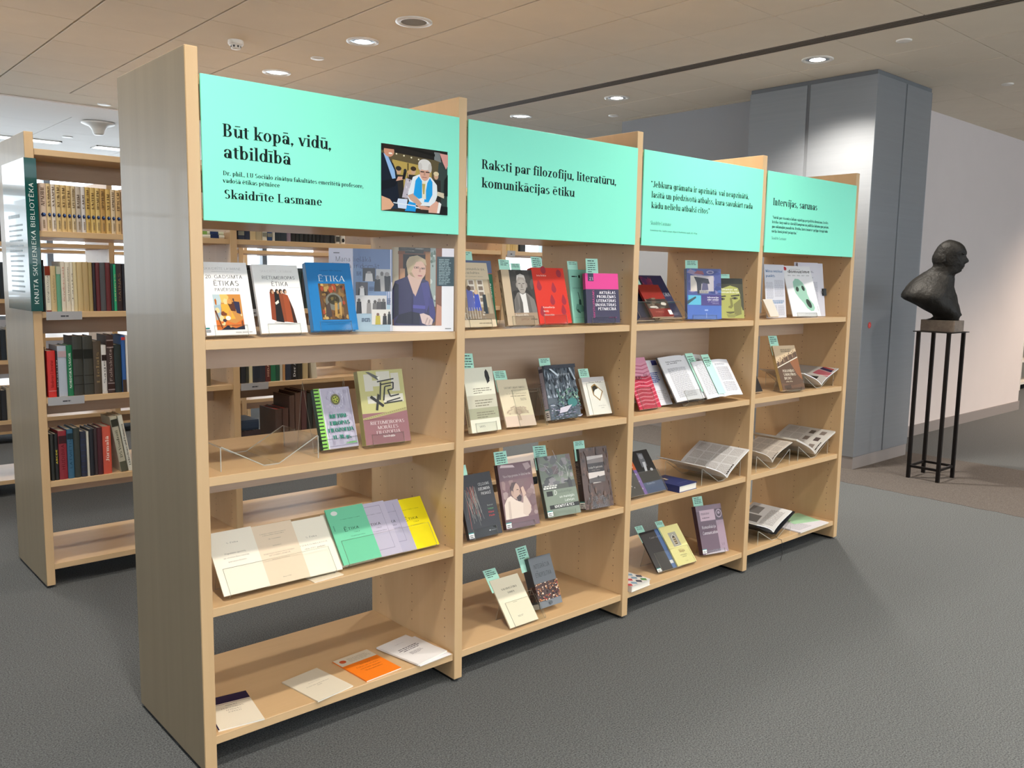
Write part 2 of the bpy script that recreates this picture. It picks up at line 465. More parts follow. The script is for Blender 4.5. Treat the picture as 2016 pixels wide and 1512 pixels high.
    if mark == '-': g.H(mid - .12, mid + .12, top, .048)
    elif mark == '^': g.D(mid - .02, top - .02, mid - .13, top + .10, .055); g.D(mid - .03, top - .02, mid + .08, top + .10, .045)
    elif mark == ',': g.q((mid - .03, -.06), (mid + .05, -.06), (mid, -.2), (mid - .03, -.19))
    elif mark == '`': g.q((mid - .03, top + .1), (mid + .05, top + .1), (mid + .02, top - .03), (mid - .03, top - .02))
    _cache[key] = (g.p, adv)
    return _cache[key]

FONTS = {'serif': (.112, .038, True), 'serif_light': (.062, .026, True), 'sans': (.062, .058, False), 'sans_bold': (.105, .085, False), 'sans_light': (.038, .036, False)}
def text_polys(s, font='serif', track=0.0):
    T, t, se = FONTS[font]
    x = 0.0
    out = []
    for ch in s:
        p, adv = glyph(ch, T, t, se)
        for q in p:
            out.append([(x + a, b) for a, b in q])
        x += adv + track
    return out, max(x, 1e-3)

# ------------------------------------------------------------------ flat print (covers, pages, signs)
class Art:
    """flat print on a face; u, v run 0..1 across the face's width w and height h (metres)"""
    def __init__(s, w, h):
        s.w, s.h, s.p, s.t, s.n, s.rnd = w, h, [], [], 0, random.Random(int(w * 1e4 + h * 1e3))
    def poly(s, pts, col):
        s.n += 1
        s.p.append((pts, lin(col), s.n))
        return s
    def rect(s, u0, v0, u1, v1, col): return s.poly([(u0, v0), (u1, v0), (u1, v1), (u0, v1)], col)
    def ell(s, cx, cy, rx, ry, col, rot=0, n=22):
        a = radians(rot)
        pts = []
        for k in range(n):
            x, y = rx * s.w * cos(2 * pi * k / n), ry * s.h * sin(2 * pi * k / n)
            pts.append((cx + (x * cos(a) - y * sin(a)) / s.w, cy + (x * sin(a) + y * cos(a)) / s.h))
        return s.poly(pts, col)
    def text(s, txt, u, v, cap, col='#111111', font='serif', width=None, align='l', rot=0, track=0.0):
        """cap = capital height as a share of h; width = share of w to fit the line into"""
        ps, adv = text_polys(txt, font, track)
        k = cap * s.h / 0.7
        kx = k if width is None else width * (s.w if rot == 0 else s.h) / adv
        L = adv * kx
        off = {'l': 0, 'c': -L / 2, 'r': -L}[align]
        s.n += 1
        c = lin(col)
        for q in ps:
            pts = []
            for a, b in q:
                x, y = a * kx + off, b * k
                if rot == 90: x, y = -y, x
                elif rot == -90: x, y = y, -x
                pts.append((u + x / s.w, v + y / s.h))
            s.t.append((pts, c, s.n))
        return s
    def greek(s, u0, v0, u1, v1, n, col='#555555', fill=0.5, ragged=0.3, seed=1):
        """lines of print too small to read: word-long bars"""
        r = random.Random(seed)
        s.n += 1
        c = lin(col)
        dv = (v1 - v0) / n
        for i in range(n):
            y = v1 - (i + 1) * dv
            x = u0
            end = u1 - (u1 - u0) * r.random() * ragged * (1.6 if i == n - 1 else 0.5)
            while x < end - 0.01 * (u1 - u0):
                L = min((0.006 + 0.016 * r.random()) / s.w, end - x)
                s.t.append(([(x, y), (x + L, y), (x + L, y + dv * fill), (x, y + dv * fill)], c, s.n))
                x += L + 0.0022 / s.w
        return s
    def blotch(s, u0, v0, u1, v1, n, cols, seed=1, size=0.2, stretch=1.0):
        """painterly patches inside a rectangle"""
        r = random.Random(seed)
        for i in range(n):
            cx, cy = u0 + (u1 - u0) * r.random(), v0 + (v1 - v0) * r.random()
            rx = (u1 - u0) * size * (0.4 + r.random())
            ry = (v1 - v0) * size * stretch * (0.4 + r.random())
            m = r.randint(5, 8)
            a0 = r.random() * 6
            pts = []
            for k in range(m):
                q = 0.6 + 0.4 * r.random()
                pts.append((min(u1, max(u0, cx + rx * q * cos(a0 + 2 * pi * k / m))), min(v1, max(v0, cy + ry * q * sin(a0 + 2 * pi * k / m)))))
            s.poly(pts, r.choice(cols))
        return s
    def build(s, parent, fmap, mat_=None, name='cover_print', letter_name='lettering', curved=0.0):
        m = mat_ or INK
        for lst, nm in ((s.p, name), (s.t, letter_name)):
            if not lst:
                continue
            b = MB()
            for qi, (pts, c, n) in enumerate(lst):
                off = 0.0003 + 0.00003 * n + 0.000004 * (qi % 24 if lst is s.t else 0)
                if curved:
                    tris = [[pts[i] for i in t] for t in tessellate_polygon([[Vector((x, y, 0)) for x, y in pts]])] if len(pts) > 3 else [list(pts)]
                    st = list(tris)
                    while st:
                        t = st.pop()
                        e = [abs(t[i][0] - t[(i + 1) % 3][0]) for i in range(3)]
                        k = e.index(max(e))
                        if e[k] > curved:
                            a, bq, cc = t[k], t[(k + 1) % 3], t[(k + 2) % 3]
                            mid = ((a[0] + bq[0]) / 2, (a[1] + bq[1]) / 2)
                            st += [[a, mid, cc], [mid, bq, cc]]
                        else:
                            b.poly([fmap(u, v, off) for u, v in t], 0, c)
                else:
                    b.poly([fmap(u, v, off) for u, v in pts], 0, c)
            b.build(nm, m, parent)
        return s

# ================================================================== the room
CEIL = 3.10
CARPET = mat('grey_carpet', '#5e6061', 0.95, 0, 0.1, noise=((190, 190, 190), 0.55, 3), bump=(420, 0.5))
CARPET_BAND = mat('taupe_carpet', '#5d5753', 0.95, 0, 0.1, noise=((190, 190, 190), 0.45, 3), bump=(420, 0.5))
CEIL_FAR_LIT = mat('ceiling_panel_window_lit_white', '#f1ece6', 0.85)  # paler than the tiles: window brightness put into the colour
CEIL_MAT = mat('ceiling_tile_white', '#e3d9c8', 0.9, 0, 0.2, noise=((3, 3, 3), 0.02, 2))
PLENUM = mat('ceiling_void', '#2a2620', 0.9)
WALL_PINK = mat('wall_paint_white', '#c6bdba', 0.75, noise=((2, 2, 2), 0.015, 2))
WALL_GREY = mat('wall_paint_grey', '#8d9095', 0.7, noise=((2, 2, 2), 0.015, 2))
BASE_MAT = mat('baseboard_taupe', '#827b78', 0.6)
CLAD = mat('column_metal_cladding', '#84878b', 0.38, 0.35, 0.5, noise=((1, 1, 40), 0.03, 2))
JOINT = mat('dark_joint', '#3c3d3f', 0.7)
WHITE_PL = mat('white_plastic', '#e8e4dc', 0.4)

floor = struct(box_obj('floor', -7.3, -8.3, -0.1, 16, 11.2, 0.0, CARPET))
# darker carpet strip laid in the floor, saw-toothed where its tiles meet
b = MB()
r = random.Random(5)
for x0, sgn in ((5.16, 1),):
    n = 150
    L = []
    for k in range(n + 1):
        y = -8.2 + 17.0 * k / n
        L.append((5.14 + 0.010 * (k % 2) + 0.012 * r.random() + 0.02 * (y / 8), y))
    Rr = [(6.70 + 0.010 * (k % 2) + 0.010 * r.random(), -8.2 + 17.0 * k / n) for k in range(n + 1)]
    for k in range(n):
        b.poly([(L[k][0], L[k][1], 0.0015), (Rr[k][0], Rr[k][1], 0.0015), (Rr[k + 1][0], Rr[k + 1][1], 0.0015), (L[k + 1][0], L[k + 1][1], 0.0015)])
        for q in (L, Rr):
            b.poly([(q[k][0], q[k][1], 0), (q[k][0], q[k][1], 0.0015), (q[k + 1][0], q[k + 1][1], 0.0015), (q[k + 1][0], q[k + 1][1], 0)])
b.build('carpet_strip', CARPET_BAND, floor)

# ceiling: tiles hung under a dark void
ceiling = struct(box_obj('ceiling', -7.3, -8.3, CEIL + 0.022, 16, 11.2, CEIL + 0.10, PLENUM))
def tile_mesh(w, d):
    t = MB()
    t.box(0, 0, 0, w, d, 0.02, 0, 0.003)
    return t.mesh('ceiling_tile', CEIL_MAT)
PX, PY = 0.62, 0.641
xs = [4.535 - PX * k for k in range(1, 13)]
xr = [4.655 + PX * k for k in range(0, 7)]
ys = [0.05 + PY * k for k in range(-5, 11)]
std = tile_mesh(PX - 0.012, PY - 0.004)
for x in xs + xr:
    for y in ys:
        if y + PY > 6.95:
            continue
        t = bpy.data.objects.new('ceiling_tile', std)
        t.location = (x + 0.006, y + 0.002, CEIL)
        t.parent = ceiling
        COL.objects.link(t)
# wide boards that close the ceiling out to the walls
def board(x0, y0, x1, y1, z=CEIL, m=None):
    box_obj('ceiling_panel', x0 + 0.004, y0 + 0.002, z, x1 - 0.004, y1 - 0.002, z + 0.02, m or CEIL_MAT, ceiling)
X0, X1, Y0, Y1 = min(xs), max(xr) + PX, min(ys), max(y for y in ys if y + PY <= 6.95) + PY
board(-7.3, -8.3, X0, 11.2)
board(X1, -8.3, 16, 11.2)
board(X0, -8.3, X1, Y0)
board(X0, Y1, X1, 6.96)
board(X0, 6.96, X1, 7.70, CEIL - 0.012, CEIL_FAR_LIT)
k = 0
x = 0.55
while x < X1 - 0.1:                       # larger panels near the windows, their white raised to imitate window light
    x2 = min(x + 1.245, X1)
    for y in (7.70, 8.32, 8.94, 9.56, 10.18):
        board(x, y, x2, y + 0.62, CEIL, CEIL_FAR_LIT)
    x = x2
board(X0, 7.70, 0.55, 11.2, CEIL, CEIL_FAR_LIT)
board(0.55, 10.80, X1, 11.2, CEIL, CEIL_FAR_LIT)
# linear slot diffuser
sd = empty('slot_diffuser', (4.535, 0, CEIL))
tag(sd, 'long dark slot air diffuser running across the ceiling', 'air vent')
box_obj('channel', 0.002, -3.1, 0.006, 0.118, 6.9, 0.02, mat('vent_black', '#1d1a17', 0.8), sd)
for k in range(4):
    box_obj('slat', 0.004 + 0.034 * k, -3.1, -0.001, 0.014 + 0.034 * k, 6.9, 0.008, mat('vent_slat', '#6a6258', 0.6), sd)

# walls
W = lambda n, *a, m=WALL_PINK: struct(box_obj(n, *a, m))
W('wall_right', 6.58, 1.235, 0, 10.49, 1.60, CEIL)
W('baseboard_right', 6.58, 1.222, 0, 10.50, 1.235, 0.105, m=BASE_MAT)
W('wall_core', 5.97, 1.97, 0, 6.58, 3.72, CEIL, m=mat('core_wall_paint', '#989a9e', 0.7))
W('baseboard_core', 5.957, 1.97, 0, 5.97, 3.73, 0.105, m=BASE_MAT)
W('wall_far_right', 15.5, -8.3, 0, 16, 11.2, CEIL)

# column clad in metal panels
clm = empty('column', (5.61, 0.845, 0))
struct(clm)
box_obj('core', 0.006, 0.006, 0.0, 0.964, 1.109, CEIL - 0.002, mat('column_joint_grey', '#63666a', 0.6), clm)
for x0, y0, x1, y1 in ((0, 0, 0.012, 0.555), (0, 0.585, 0.012, 1.115), (0.0125, 0.0, 0.48, 0.012), (0.505, 0.0, 0.9575, 0.012), (0.958, 0, 0.97, 1.115), (0.0125, 1.103, 0.9575, 1.115)):
    box_obj('cladding_panel', x0, y0, 0.10, x1, y1, CEIL - 0.035, CLAD, clm, 0.0015)
box_obj('plinth', 0.004, 0.004, 0.0, 0.966, 1.111, 0.10, BASE_MAT, clm)
# small round red sticker with a white arrow on the front cladding
st = empty('call_point_sticker', (5.735, 0.845, 1.155))
tag(st, 'small round red arrow sticker on the metal column', 'sticker')
a = Art(0.05, 0.05)
a.ell(.5, .5, .5, .5, '#c8312b').poly([(.35, .25), (.72, .5), (.35, .75)], '#e9a9a2').poly([(.35, .33), (.62, .5), (.35, .67)], '#c8312b')
sb = MB(); sb.lathe([(0, -0.0012), (0.025, -0.0012), (0.025, 0), (0, 0)], 20)
so = sb.build('disc', mat('sticker_red', '#c8312b', 0.5), st)
so.rotation_euler = (radians(-90), 0, 0)
so.location = (0, -0.0012, 0)
a.build(st, lambda u, v, o: (0.05 * (u - .5), -0.0026 - o, 0.05 * (v - .5)), name='arrow_print')

# window walls (far end, left side and behind the photographer): spandrel, mullions, glass
FRAME = mat('window_frame_grey', '#8f9499', 0.5, 0.2)
def window_wall(n, axis, pos, a0, a1, thick, sill, step=1.6):
    def bx(name, s0, s1, z0, z1, m, par=None, t0=0.0, t1=None):
        t1 = thick if t1 is None else t1
        if axis == 'y': return box_obj(name, s0, pos + t0, z0, s1, pos + t1, z1, m, par)
        return box_obj(name, pos + t0, s0, z0, pos + t1, s1, z1, m, par)
    w = struct(bx('wall_' + n, a0, a1, 0, sill, WALL_PINK))
    win = empty('window_' + n)
    struct(win)
    k = a0
    while k < a1 + 0.01:
        bx('mullion', k - 0.04, k + 0.04, sill, CEIL, FRAME, win)
        k += step
    bx('window_sill', a0, a1, sill, sill + 0.05, FRAME, win)
    bx('head', a0, a1, CEIL - 0.06, CEIL, FRAME, win)
    bx('transom', a0, a1, 2.3, 2.36, FRAME, win, thick * .3, thick * .7)
    bx('pane', a0, a1, sill + 0.05, CEIL - 0.06, GLASS, win, thick * .45, thick * .5)
window_wall('far', 'y', 11.0, -7.3, 16, 0.2, 0.8)
window_wall('left', 'x', -7.3, 3.0, 11.0, 0.2, 0.8)
W('wall_left_plain', -7.3, -8.3, 0, -7.1, 3.0, CEIL)
window_wall('rear', 'y', -8.3, -7.1, 16, 0.2, 0.7)

# ------------------------------------------------------------------ ceiling fittings
def fitting(name, label, cat, x, y, prof, mats, mis=None, group=None, n=28, child='housing'):
    e = empty(name, (x, y, CEIL))
    tag(e, label, cat, group)
    m = MB(); m.lathe(prof, n, mis=mis)
    m.build(child, mats, e, True)
    return e
LENS = mat('lamp_lens', '#ffffff', 0.3, emit=9.0, emit_col=(1.0, 0.97, 0.93))
LENS_WARM_ADDED = mat('added_lamp_lens_warm', '#ffffff', 0.3, emit=6.0, emit_col=(1.0, 0.85, 0.7))
RIM = mat('lamp_rim_white', '#dcd8d0', 0.35)
REFL = mat('lamp_reflector', '#d8dadd', 0.15, 0.9)
def downlight(x, y, label, warm=False, watts=1.0):
    e = fitting('downlight', label, 'ceiling light', x, y, [(0.112, 0.0), (0.112, -0.006), (0.100, -0.009), (0.088, -0.007), (0.084, -0.002)], RIM, group='round recessed downlights in the ceiling', child='trim_ring')
    m = MB(); m.lathe([(0.086, -0.0025), (0.055, -0.004)], 28); m.build('reflector', REFL, e, True)
    m = MB(); m.lathe([(0.086, -0.0020), (0.0005, -0.0020)], 28); m.build('lamp_lens', LENS_WARM_ADDED if warm else LENS, e)
    ld = bpy.data.lights.new('lamp_light', 'SPOT')
    ld.energy = LAMP_WATTS * watts
    ld.color = WARM_COLOUR if warm else LAMP_COLOUR
    ld.spot_size = radians(128)
    ld.spot_blend = 0.75
    ld.shadow_soft_size = 0.07
    lo = bpy.data.objects.new('lamp_light', ld)
    lo.location = (0, 0, -0.02)
    lo.parent = e
    COL.objects.link(lo)
    return e
near = {(2.41, 4.29): 'over the row behind the mint signs', (2.41, 2.99): 'beside the ceiling loudspeaker', (5.04, 1.03): 'close in front of the metal column', (5.04, 2.97): 'beyond the slot diffuser, second from the column', (5.04, 4.25): 'beyond the slot diffuser, third from the column'}
for x in (-0.21, 2.41, 5.04):
    for y in ((1.03, 2.97, 4.25) if x > 5 else (4.29, 2.99, 1.50)) + (0.39, -0.91, -2.21, -3.51, -4.81):  # the last rows listed are unseen lamps, added to strengthen the frontal light
        if x > 5 and y == 0.39:
            continue
        downlight(x, y, 'bright round downlight ' + near[(x, y)] if (x, y) in near else 'unseen round recessed downlight in the white tile ceiling', watts=2.6 if (x, y) == (5.04, 1.03) else 1.05 if y < 0 else 1.0 if x > 5 else 0.6)
downlight(2.41, 5.59, 'unseen round recessed downlight in the white tile ceiling')
for x, y in ((8.3, -1.5), (7.67, -2.8), (10.3, -1.3), (10.9, -0.2), (12.6, 0.6)):  # out-of-view lamps added to throw warm light on the pale wall
    downlight(x, y, 'unseen added warm downlight over the passage beside the white wall', True, 2.3)
sp = fitting('ceiling_loudspeaker', 'round white ceiling loudspeaker with grey mesh grille', 'loudspeaker', 2.393, 2.349, [(0.118, 0), (0.118, -0.008), (0.100, -0.011), (0.084, -0.008), (0.082, -0.004)], RIM)
m = MB(); m.lathe([(0.084, -0.005), (0.04, -0.008), (0.001, -0.009)], 28); m.build('grille', mat('speaker_mesh', '#8f877a', 0.8, bump=(900, 0.6)), sp, True)
sm = fitting('smoke_detector', 'white smoke detector with slotted dome on ceiling tile', 'smoke detector', 1.767, 3.615, [(0.052, 0), (0.054, -0.022), (0.046, -0.032), (0.036, -0.034), (0.034, -0.05), (0.030, -0.056), (0.018, -0.060), (0.001, -0.060)], WHITE_PL)
for k in range(8):
    t = 2 * pi * k / 8
    m = MB(); m.box(-0.005, 0.031, -0.049, 0.005, 0.036, -0.036)
    o = m.build('vent_slot', JOINT, sm); o.rotation_euler = (0, 0, t)
for x, y, lab, rr in ((2.415, 3.634, 'small white ceiling cover plate between two downlights', .05), (4.978, 0.373, 'small round cap on the ceiling beyond the slot diffuser', .05), (6.806, 0.353, 'small round ceiling cap over the pale wall', .045), (5.646, 3.55, 'small round ceiling cap above the dark grey wall', .05), (1.821, 6.762, 'small white ceiling cap at the edge of the tile field', .06), (2.14, 9.282, 'small round ceiling cap near the far windows', .06)):
    e = fitting('sprinkler_cap', lab, 'sprinkler', x, y, [(rr, 0), (rr, -0.006), (rr * .85, -0.009), (0.001, -0.010)], WHITE_PL, child='cover_plate')
ap = fitting('wireless_access_point', 'white funnel shaped access point hanging from the ceiling', 'access point', 2.087, 7.884, [(0.17, -0.012), (0.17, -0.022), (0.15, -0.032), (0.095, -0.05), (0.068, -0.085), (0.055, -0.125), (0.045, -0.140), (0.001, -0.140)], WHITE_PL, child='funnel')
m = MB(); m.lathe([(0.05, 0), (0.05, -0.013), (0.17, -0.013)], 28); m.build('mount', WHITE_PL, ap)
# recessed linear light near the far windows
for x, lab in ((2.66, 'long recessed light trough beside the access point'), (0.95, 'long recessed light trough beyond the teal sign')):
    e = empty('light_trough', (x, 9.9, CEIL)); tag(e, lab, 'ceiling light')
    f = MB()
    for q in ((-0.05, -0.14, 1.25, -0.12), (-0.05, 0.12, 1.25, 0.14), (-0.05, -0.14, -0.03, 0.14), (1.23, -0.14, 1.25, 0.14)):
        f.box(q[0], q[1], -0.012, q[2], q[3], 0.0)
    f.build('frame', RIM, e)
    box_obj('diffuser', -0.03, -0.12, -0.006, 1.23, 0.12, -0.002, mat('trough_diffuser', '#ffffff', 0.5, emit=3.0, emit_col=(0.88, 0.94, 1.0)), e)

# ================================================================== bookcases
WB, TU, HB, DB = 0.93, 0.036, 2.09, 0.556       # bay pitch, upright thickness, height, depth
SH = (1.66, 1.295, 0.90, 0.507, 0.111)          # shelf tops
TS = 0.027
HOLE = mat('peg_hole_dark', '#2b2118', 0.9)

def upright_mesh():
    b = MB(); b.box(0, 0, 0.012, TU, DB, HB, 0, 0.0015); return b.mesh('upright', WOOD_V)
def shelf_mesh():
    b = MB(); b.box(0, 0, -TS, WB - TU, DB - 0.016, 0, 0, 0.0012); return b.mesh('shelf', WOOD_H)
def holes_mesh(xs):
    b = MB()
    for x, sg in xs:
        for y in (0.06, 0.27, 0.49):
            z = 0.16
            while z < 2.0:
                b.poly([(x + sg * 0.0004, y + 0.0023 * cos(2 * pi * k / 7), z + 0.0023 * sin(2 * pi * k / 7)) for k in range(7)])
                z += 0.035
    return b.mesh('peg_holes', HOLE)
UM, SM = upright_mesh(), shelf_mesh()
HM = {'both': holes_mesh(((0, -1), (TU, 1))), 'left': holes_mesh(((TU, 1),)), 'right': holes_mesh(((0, -1),))}
END_LAM = mat('end_panel_laminate', '#8f7f66', 0.42, 0, 0.4, 0.05, noise=((1, 14, 0.4), 0.06, 3))
FM = MB(); FM.box(0.006, 0.02, 0, TU - 0.006, DB - 0.02, 0.012); FM = FM.mesh('foot', BLACK)

def put(name, mesh, parent, loc):
    o = bpy.data.objects.new(name, mesh); o.location = loc; o.parent = parent; COL.objects.link(o); return o

def bookcase(x, y, bays, label, name='bookcase', strips=(), panels=(), top=True):
    e = empty(name, (x, y, 0)); tag(e, label, 'bookcase')
    for i in range(bays + 1):
        u = put('upright', UM, e, (i * WB, 0, 0))
        h = put('peg_holes', HM['left' if i == 0 else 'right' if i == bays else 'both'], u, (0, 0, 0)); h['kind'] = 'stuff'
        if i == 0:
            box_obj('end_facing', -0.0012, 0.003, 0.014, 0.0, DB - 0.003, HB - 0.002, END_LAM, u)
        put('foot', FM, u, (0, 0, 0))
    for i in range(bays):
        for z in SH + ((2.02,) if top else ()):
            put('shelf', SM, e, (i * WB + TU, 0.008, z))
    for i, zt, zb in strips:
        box_obj('back_strip', i * WB + TU, 0.268, zb, (i + 1) * WB, 0.286, zt, WOOD_B, e)
    for i, zt, zb in panels:
        box_obj('back_panel', i * WB + TU, 0.268, zb, (i + 1) * WB, 0.286, zt, WOOD_B, e)
    return e
st1, st2 = SH[1] - TS, SH[2] - TS
main_case = bookcase(0, 0, 4, 'maple display bookcase of four bays topped with mint signs',
                     strips=((0, st1, 1.185), (0, st2, 0.785), (3, st1, 1.185), (3, st2, 0.785), (1, st2, 0.785), (2, st2, 0.785)),
                     panels=((1, st1, SH[2]), (2, st1, SH[2])))
Y2 = 1.96
row2 = bookcase(0.04, Y2, 4, 'maple library bookcase with the teal sign on its end',
                strips=tuple((i, z - TS, z - 0.115) for i in range(4) for z in SH[1:4]) + tuple((i, 2.02 - TS, 1.91) for i in range(4)))
Y3 = 3.92
row3 = bookcase(-0.9, Y3, 4, 'maple library bookcase standing behind the one with the teal sign', strips=tuple((i, z - TS, z - 0.115) for i in range(4) for z in SH[1:4]))
row4 = bookcase(-0.9, 5.88, 4, 'last maple library bookcase before the far windows')

# ------------------------------------------------------------------ mint header signs
MINT = mat('mint_sign_board', '#86edd0', 0.42)
INKC = '#0d1c1c'
def header(i, label):
    e = empty('header_sign', (i * WB + TU + 0.002, -0.0065, 1.6285)); tag(e, label, 'sign')
    w, h = WB - TU - 0.004, 0.392
    box_obj('board', 0, 0, 0, w, 0.006, h, MINT, e, 0.0008)
    a = Art(w, h)
    return e, a, (lambda u, v, o: (u * w, -o, v * h))

e, a, f = header(0, 'mint sign with portrait photo and four lines of black text')
a.text('Būt kopā, vidū,', .065, .592, .090, INKC, width=.384)
a.text('atbildībā', .066, .445, .090, INKC, width=.231)
a.text('Dr. phil., LU Sociālo zinātņu fakultātes emeritētā profesore,', .064, .324, .031, INKC, width=.510)
a.text('vadošā ētikas pētniece', .063, .272, .031, INKC, width=.193)
a.text('Skaidrīte Lasmane', .065, .162, .062, INKC, width=.346)
a.build(e, f, INK_MATT, letter_name='lettering')
# colour photograph on the sign: people round a table, a woman with a blue scarf cutting a ribbon
pw, ph = .296 * 0.89, .535 * .392
p = Art(pw, ph)
p.rect(0, 0, 1, 1, '#3a3428').poly([(0, .55), (1, .45), (1, .86), (0, .9)], '#5d5238')
p.poly([(.16, .3), (.75, .3), (.75, .72), (.16, .78)], '#b39a52').rect(.38, .25, .4, .75, '#5a4a25').poly([(0, .9), (1, .83), (1, 1), (0, 1)], '#211e1b')
p.poly([(.8, .05), (1, .05), (1, .95), (.86, .8)], '#35423f').poly([(.79, .85), (.9, .82), (.88, .97), (.79, .97)], '#7a7f80').poly([(.28, .98), (.8, .9), (.8, .94), (.3, 1)], '#14130f')
for k in range(5): p.ell(.22 + .11 * k, .87 - .015 * k, .012, .012, '#e8dfc0')
for cx, cy, c in ((.25, .62, '#2e2a26'), (.42, .58, '#c9a06a'), (.47, .64, '#3b2c1c'), (.82, .60, '#d8c7a0')):
    p.poly([(cx - .08, .2), (cx + .08, .2), (cx + .07, cy - .06), (cx - .07, cy - .06)], '#2b2826' if c[1] != 'c' else '#7d6f70').ell(cx, cy, .035, .055, '#c79f82').ell(cx, cy + .035, .042, .035, c)
p.poly([(.3, .22), (.45, .22), (.45, .5), (.36, .52)], '#b9b2bd').blotch(.34, .25, .46, .5, 12, ['#5a5560', '#d5d0d8'], 3, .12)
p.poly([(0, .15), (.27, .12), (.24, .35), (.22, .6), (.17, .72), (.05, .86), (0, .86)], '#141c2b').poly([(.03, .86), (.09, .83), (.19, .62), (.21, .46), (.17, .45)], '#8fb2dd').poly([(0, .3), (.2, .38), (.24, .48), (.2, .5), (0, .44)], '#0d131d')
p.ell(.11, .9, .075, .09, '#c98f72').poly([(.03, .93), (.19, .93), (.18, 1), (.03, 1)], '#2a1e18').ell(.13, .865, .028, .012, '#efe4dc')
p.poly([(.21, .46), (.31, .49), (.33, .54), (.24, .53)], '#d3a089').poly([(.3, .5), (.34, .5), (.37, .63), (.33, .64)], '#17171a').ell(.345, .63, .022, .03, '#2a2a2d')
p.poly([(.38, .26), (.46, .55), (.56, .6), (.74, .57), (.83, .46), (.84, .3), (.78, .12), (.42, .12)], '#dfe5ea').poly([(.38, .26), (.42, .2), (.55, .1), (.6, .15), (.47, .3)], '#c7a08a')
p.poly([(.47, .28), (.5, .5), (.55, .57), (.6, .5), (.6, .24), (.55, .22)], '#1f9be0').poly([(.63, .18), (.68, .48), (.72, .56), (.76, .5), (.76, .3), (.7, .18)], '#1f9be0').poly([(.6, .24), (.6, .5), (.66, .5), (.66, .22)], '#e6dfc8').poly([(.615, .3), (.635, .3), (.65, .46), (.6, .46)], '#b9a45c')
p.ell(.64, .64, .078, .135, '#d3a48f').ell(.64, .755, .1, .085, '#d8d4d0').ell(.57, .72, .03, .06, '#c8c2bd').ell(.72, .71, .028, .07, '#c5bfba').rect(.575, .635, .635, .652, '#3a2a28').rect(.655, .635, .715, .652, '#3a2a28').rect(.6, .555, .67, .565, '#a5615a').poly([(.62, .59), (.65, .59), (.645, .65), (.63, .65)], '#bd8c78')
p.poly([(.34, .02), (.52, .02), (.5, .15), (.4, .17)], '#1f93d8').poly([(.2, .06), (.36, .05), (.38, .2), (.24, .2)], '#c9d6ea').poly([(.15, .04), (.24, .04), (.23, .14), (.17, .16)], '#223448')
p.poly([(0, 0), (.13, .03), (.18, .1), (.12, .18), (0, .22)], '#d6a585').poly([(.17, .125), (.5, .1), (.5, .115), (.17, .14)], '#dfe6ee').poly([(.5, .08), (.75, .04), (.75, .055), (.5, .1)], '#e9ebee')
p.poly([(.52, .12), (.62, .12), (.72, .1), (.7, .05), (.58, .06)], '#d09b85').poly([(.68, .02), (.85, .02), (.9, .16), (.82, .21), (.72, .12)], '#dba894').poly([(.85, 0), (1, 0), (1, .13), (.87, .14)], '#15181a').poly([(.83, .02), (.87, .02), (.9, .17), (.86, .2)], '#e8e6e4')
p.poly([(.83, .3), (.94, .26), (.95, .34), (.84, .36)], '#cfc2a8').poly([(.94, .3), (1, .3), (1, .64), (.95, .55)], '#17191b').poly([(.87, .96), (1, .95), (1, .78), (.97, .72), (.92, .82)], '#d69a92').rect(.5, 0, .7, .06, '#2a2622')
p.build(e, lambda u, v, o: ((.647 + .296 * u) * 0.89, -0.0004 - o, (.160 + .535 * v) * .392), INK_MATT, name='photo_print')

e, a, f = header(1, 'mint sign with two bold lines beside the photo sign')
a.text('Raksti par filozofiju, literatūru,', .065, .591, .083, INKC, width=.792)
a.text('komunikācijas ētiku', .066, .430, .083, INKC, width=.522)
a.build(e, f, INK_MATT)
e, a, f = header(2, 'mint sign with a three line quotation in black')
a.text('“Jebkura grāmata ir apzinātā  vai neapzinātā,', .053, .622, .064, INKC, width=.817)
a.text('lasītā un piedzīvotā atbalss, kura savukārt rada', .060, .512, .064, INKC, width=.849)
a.text('kādu nelielu atbalsi citos”', .062, .400, .064, INKC, width=.465)
a.text('Skaidrīte Lasmane', .06, .226, .038, '#2c4a47', 'serif_light', width=.157)
a.text('Komunikācijas ētika. Skaidrīte Lasmane. (Rīga): LU Akadēmiskais apgāds, 2012. 198.lpp.', .06, .158, .018, '#2c4a47', 'serif_light', width=.371)
a.build(e, f, INK_MATT)
e, a, f = header(3, 'mint sign with a short title over a small paragraph')
a.text('Intervijas, sarunas', .061, .590, .088, INKC, width=.477)
for k, (t, w_) in enumerate((('“Vairāk par visu mūsu laikam vajadzīga perspektīvā domāšana. Izvēles', .613), ('brīvība starp radošu stāvokli kampienu un publisko labumu gan pašam,', .624), ('gan nākamajām paaudzēm. Brīvība, kuru izmantot spējīga vienīgi tāda', .612), ('nācija, kurai piemīt pašapziņa.”', .268))):
    a.text(t, .062, .425 - .057 * k, .034, INKC, 'serif', width=w_)
a.text('Skaidrīte Lasmane', .062, .167, .034, '#2c4a47', 'serif_light', width=.155)
a.build(e, f, INK_MATT)

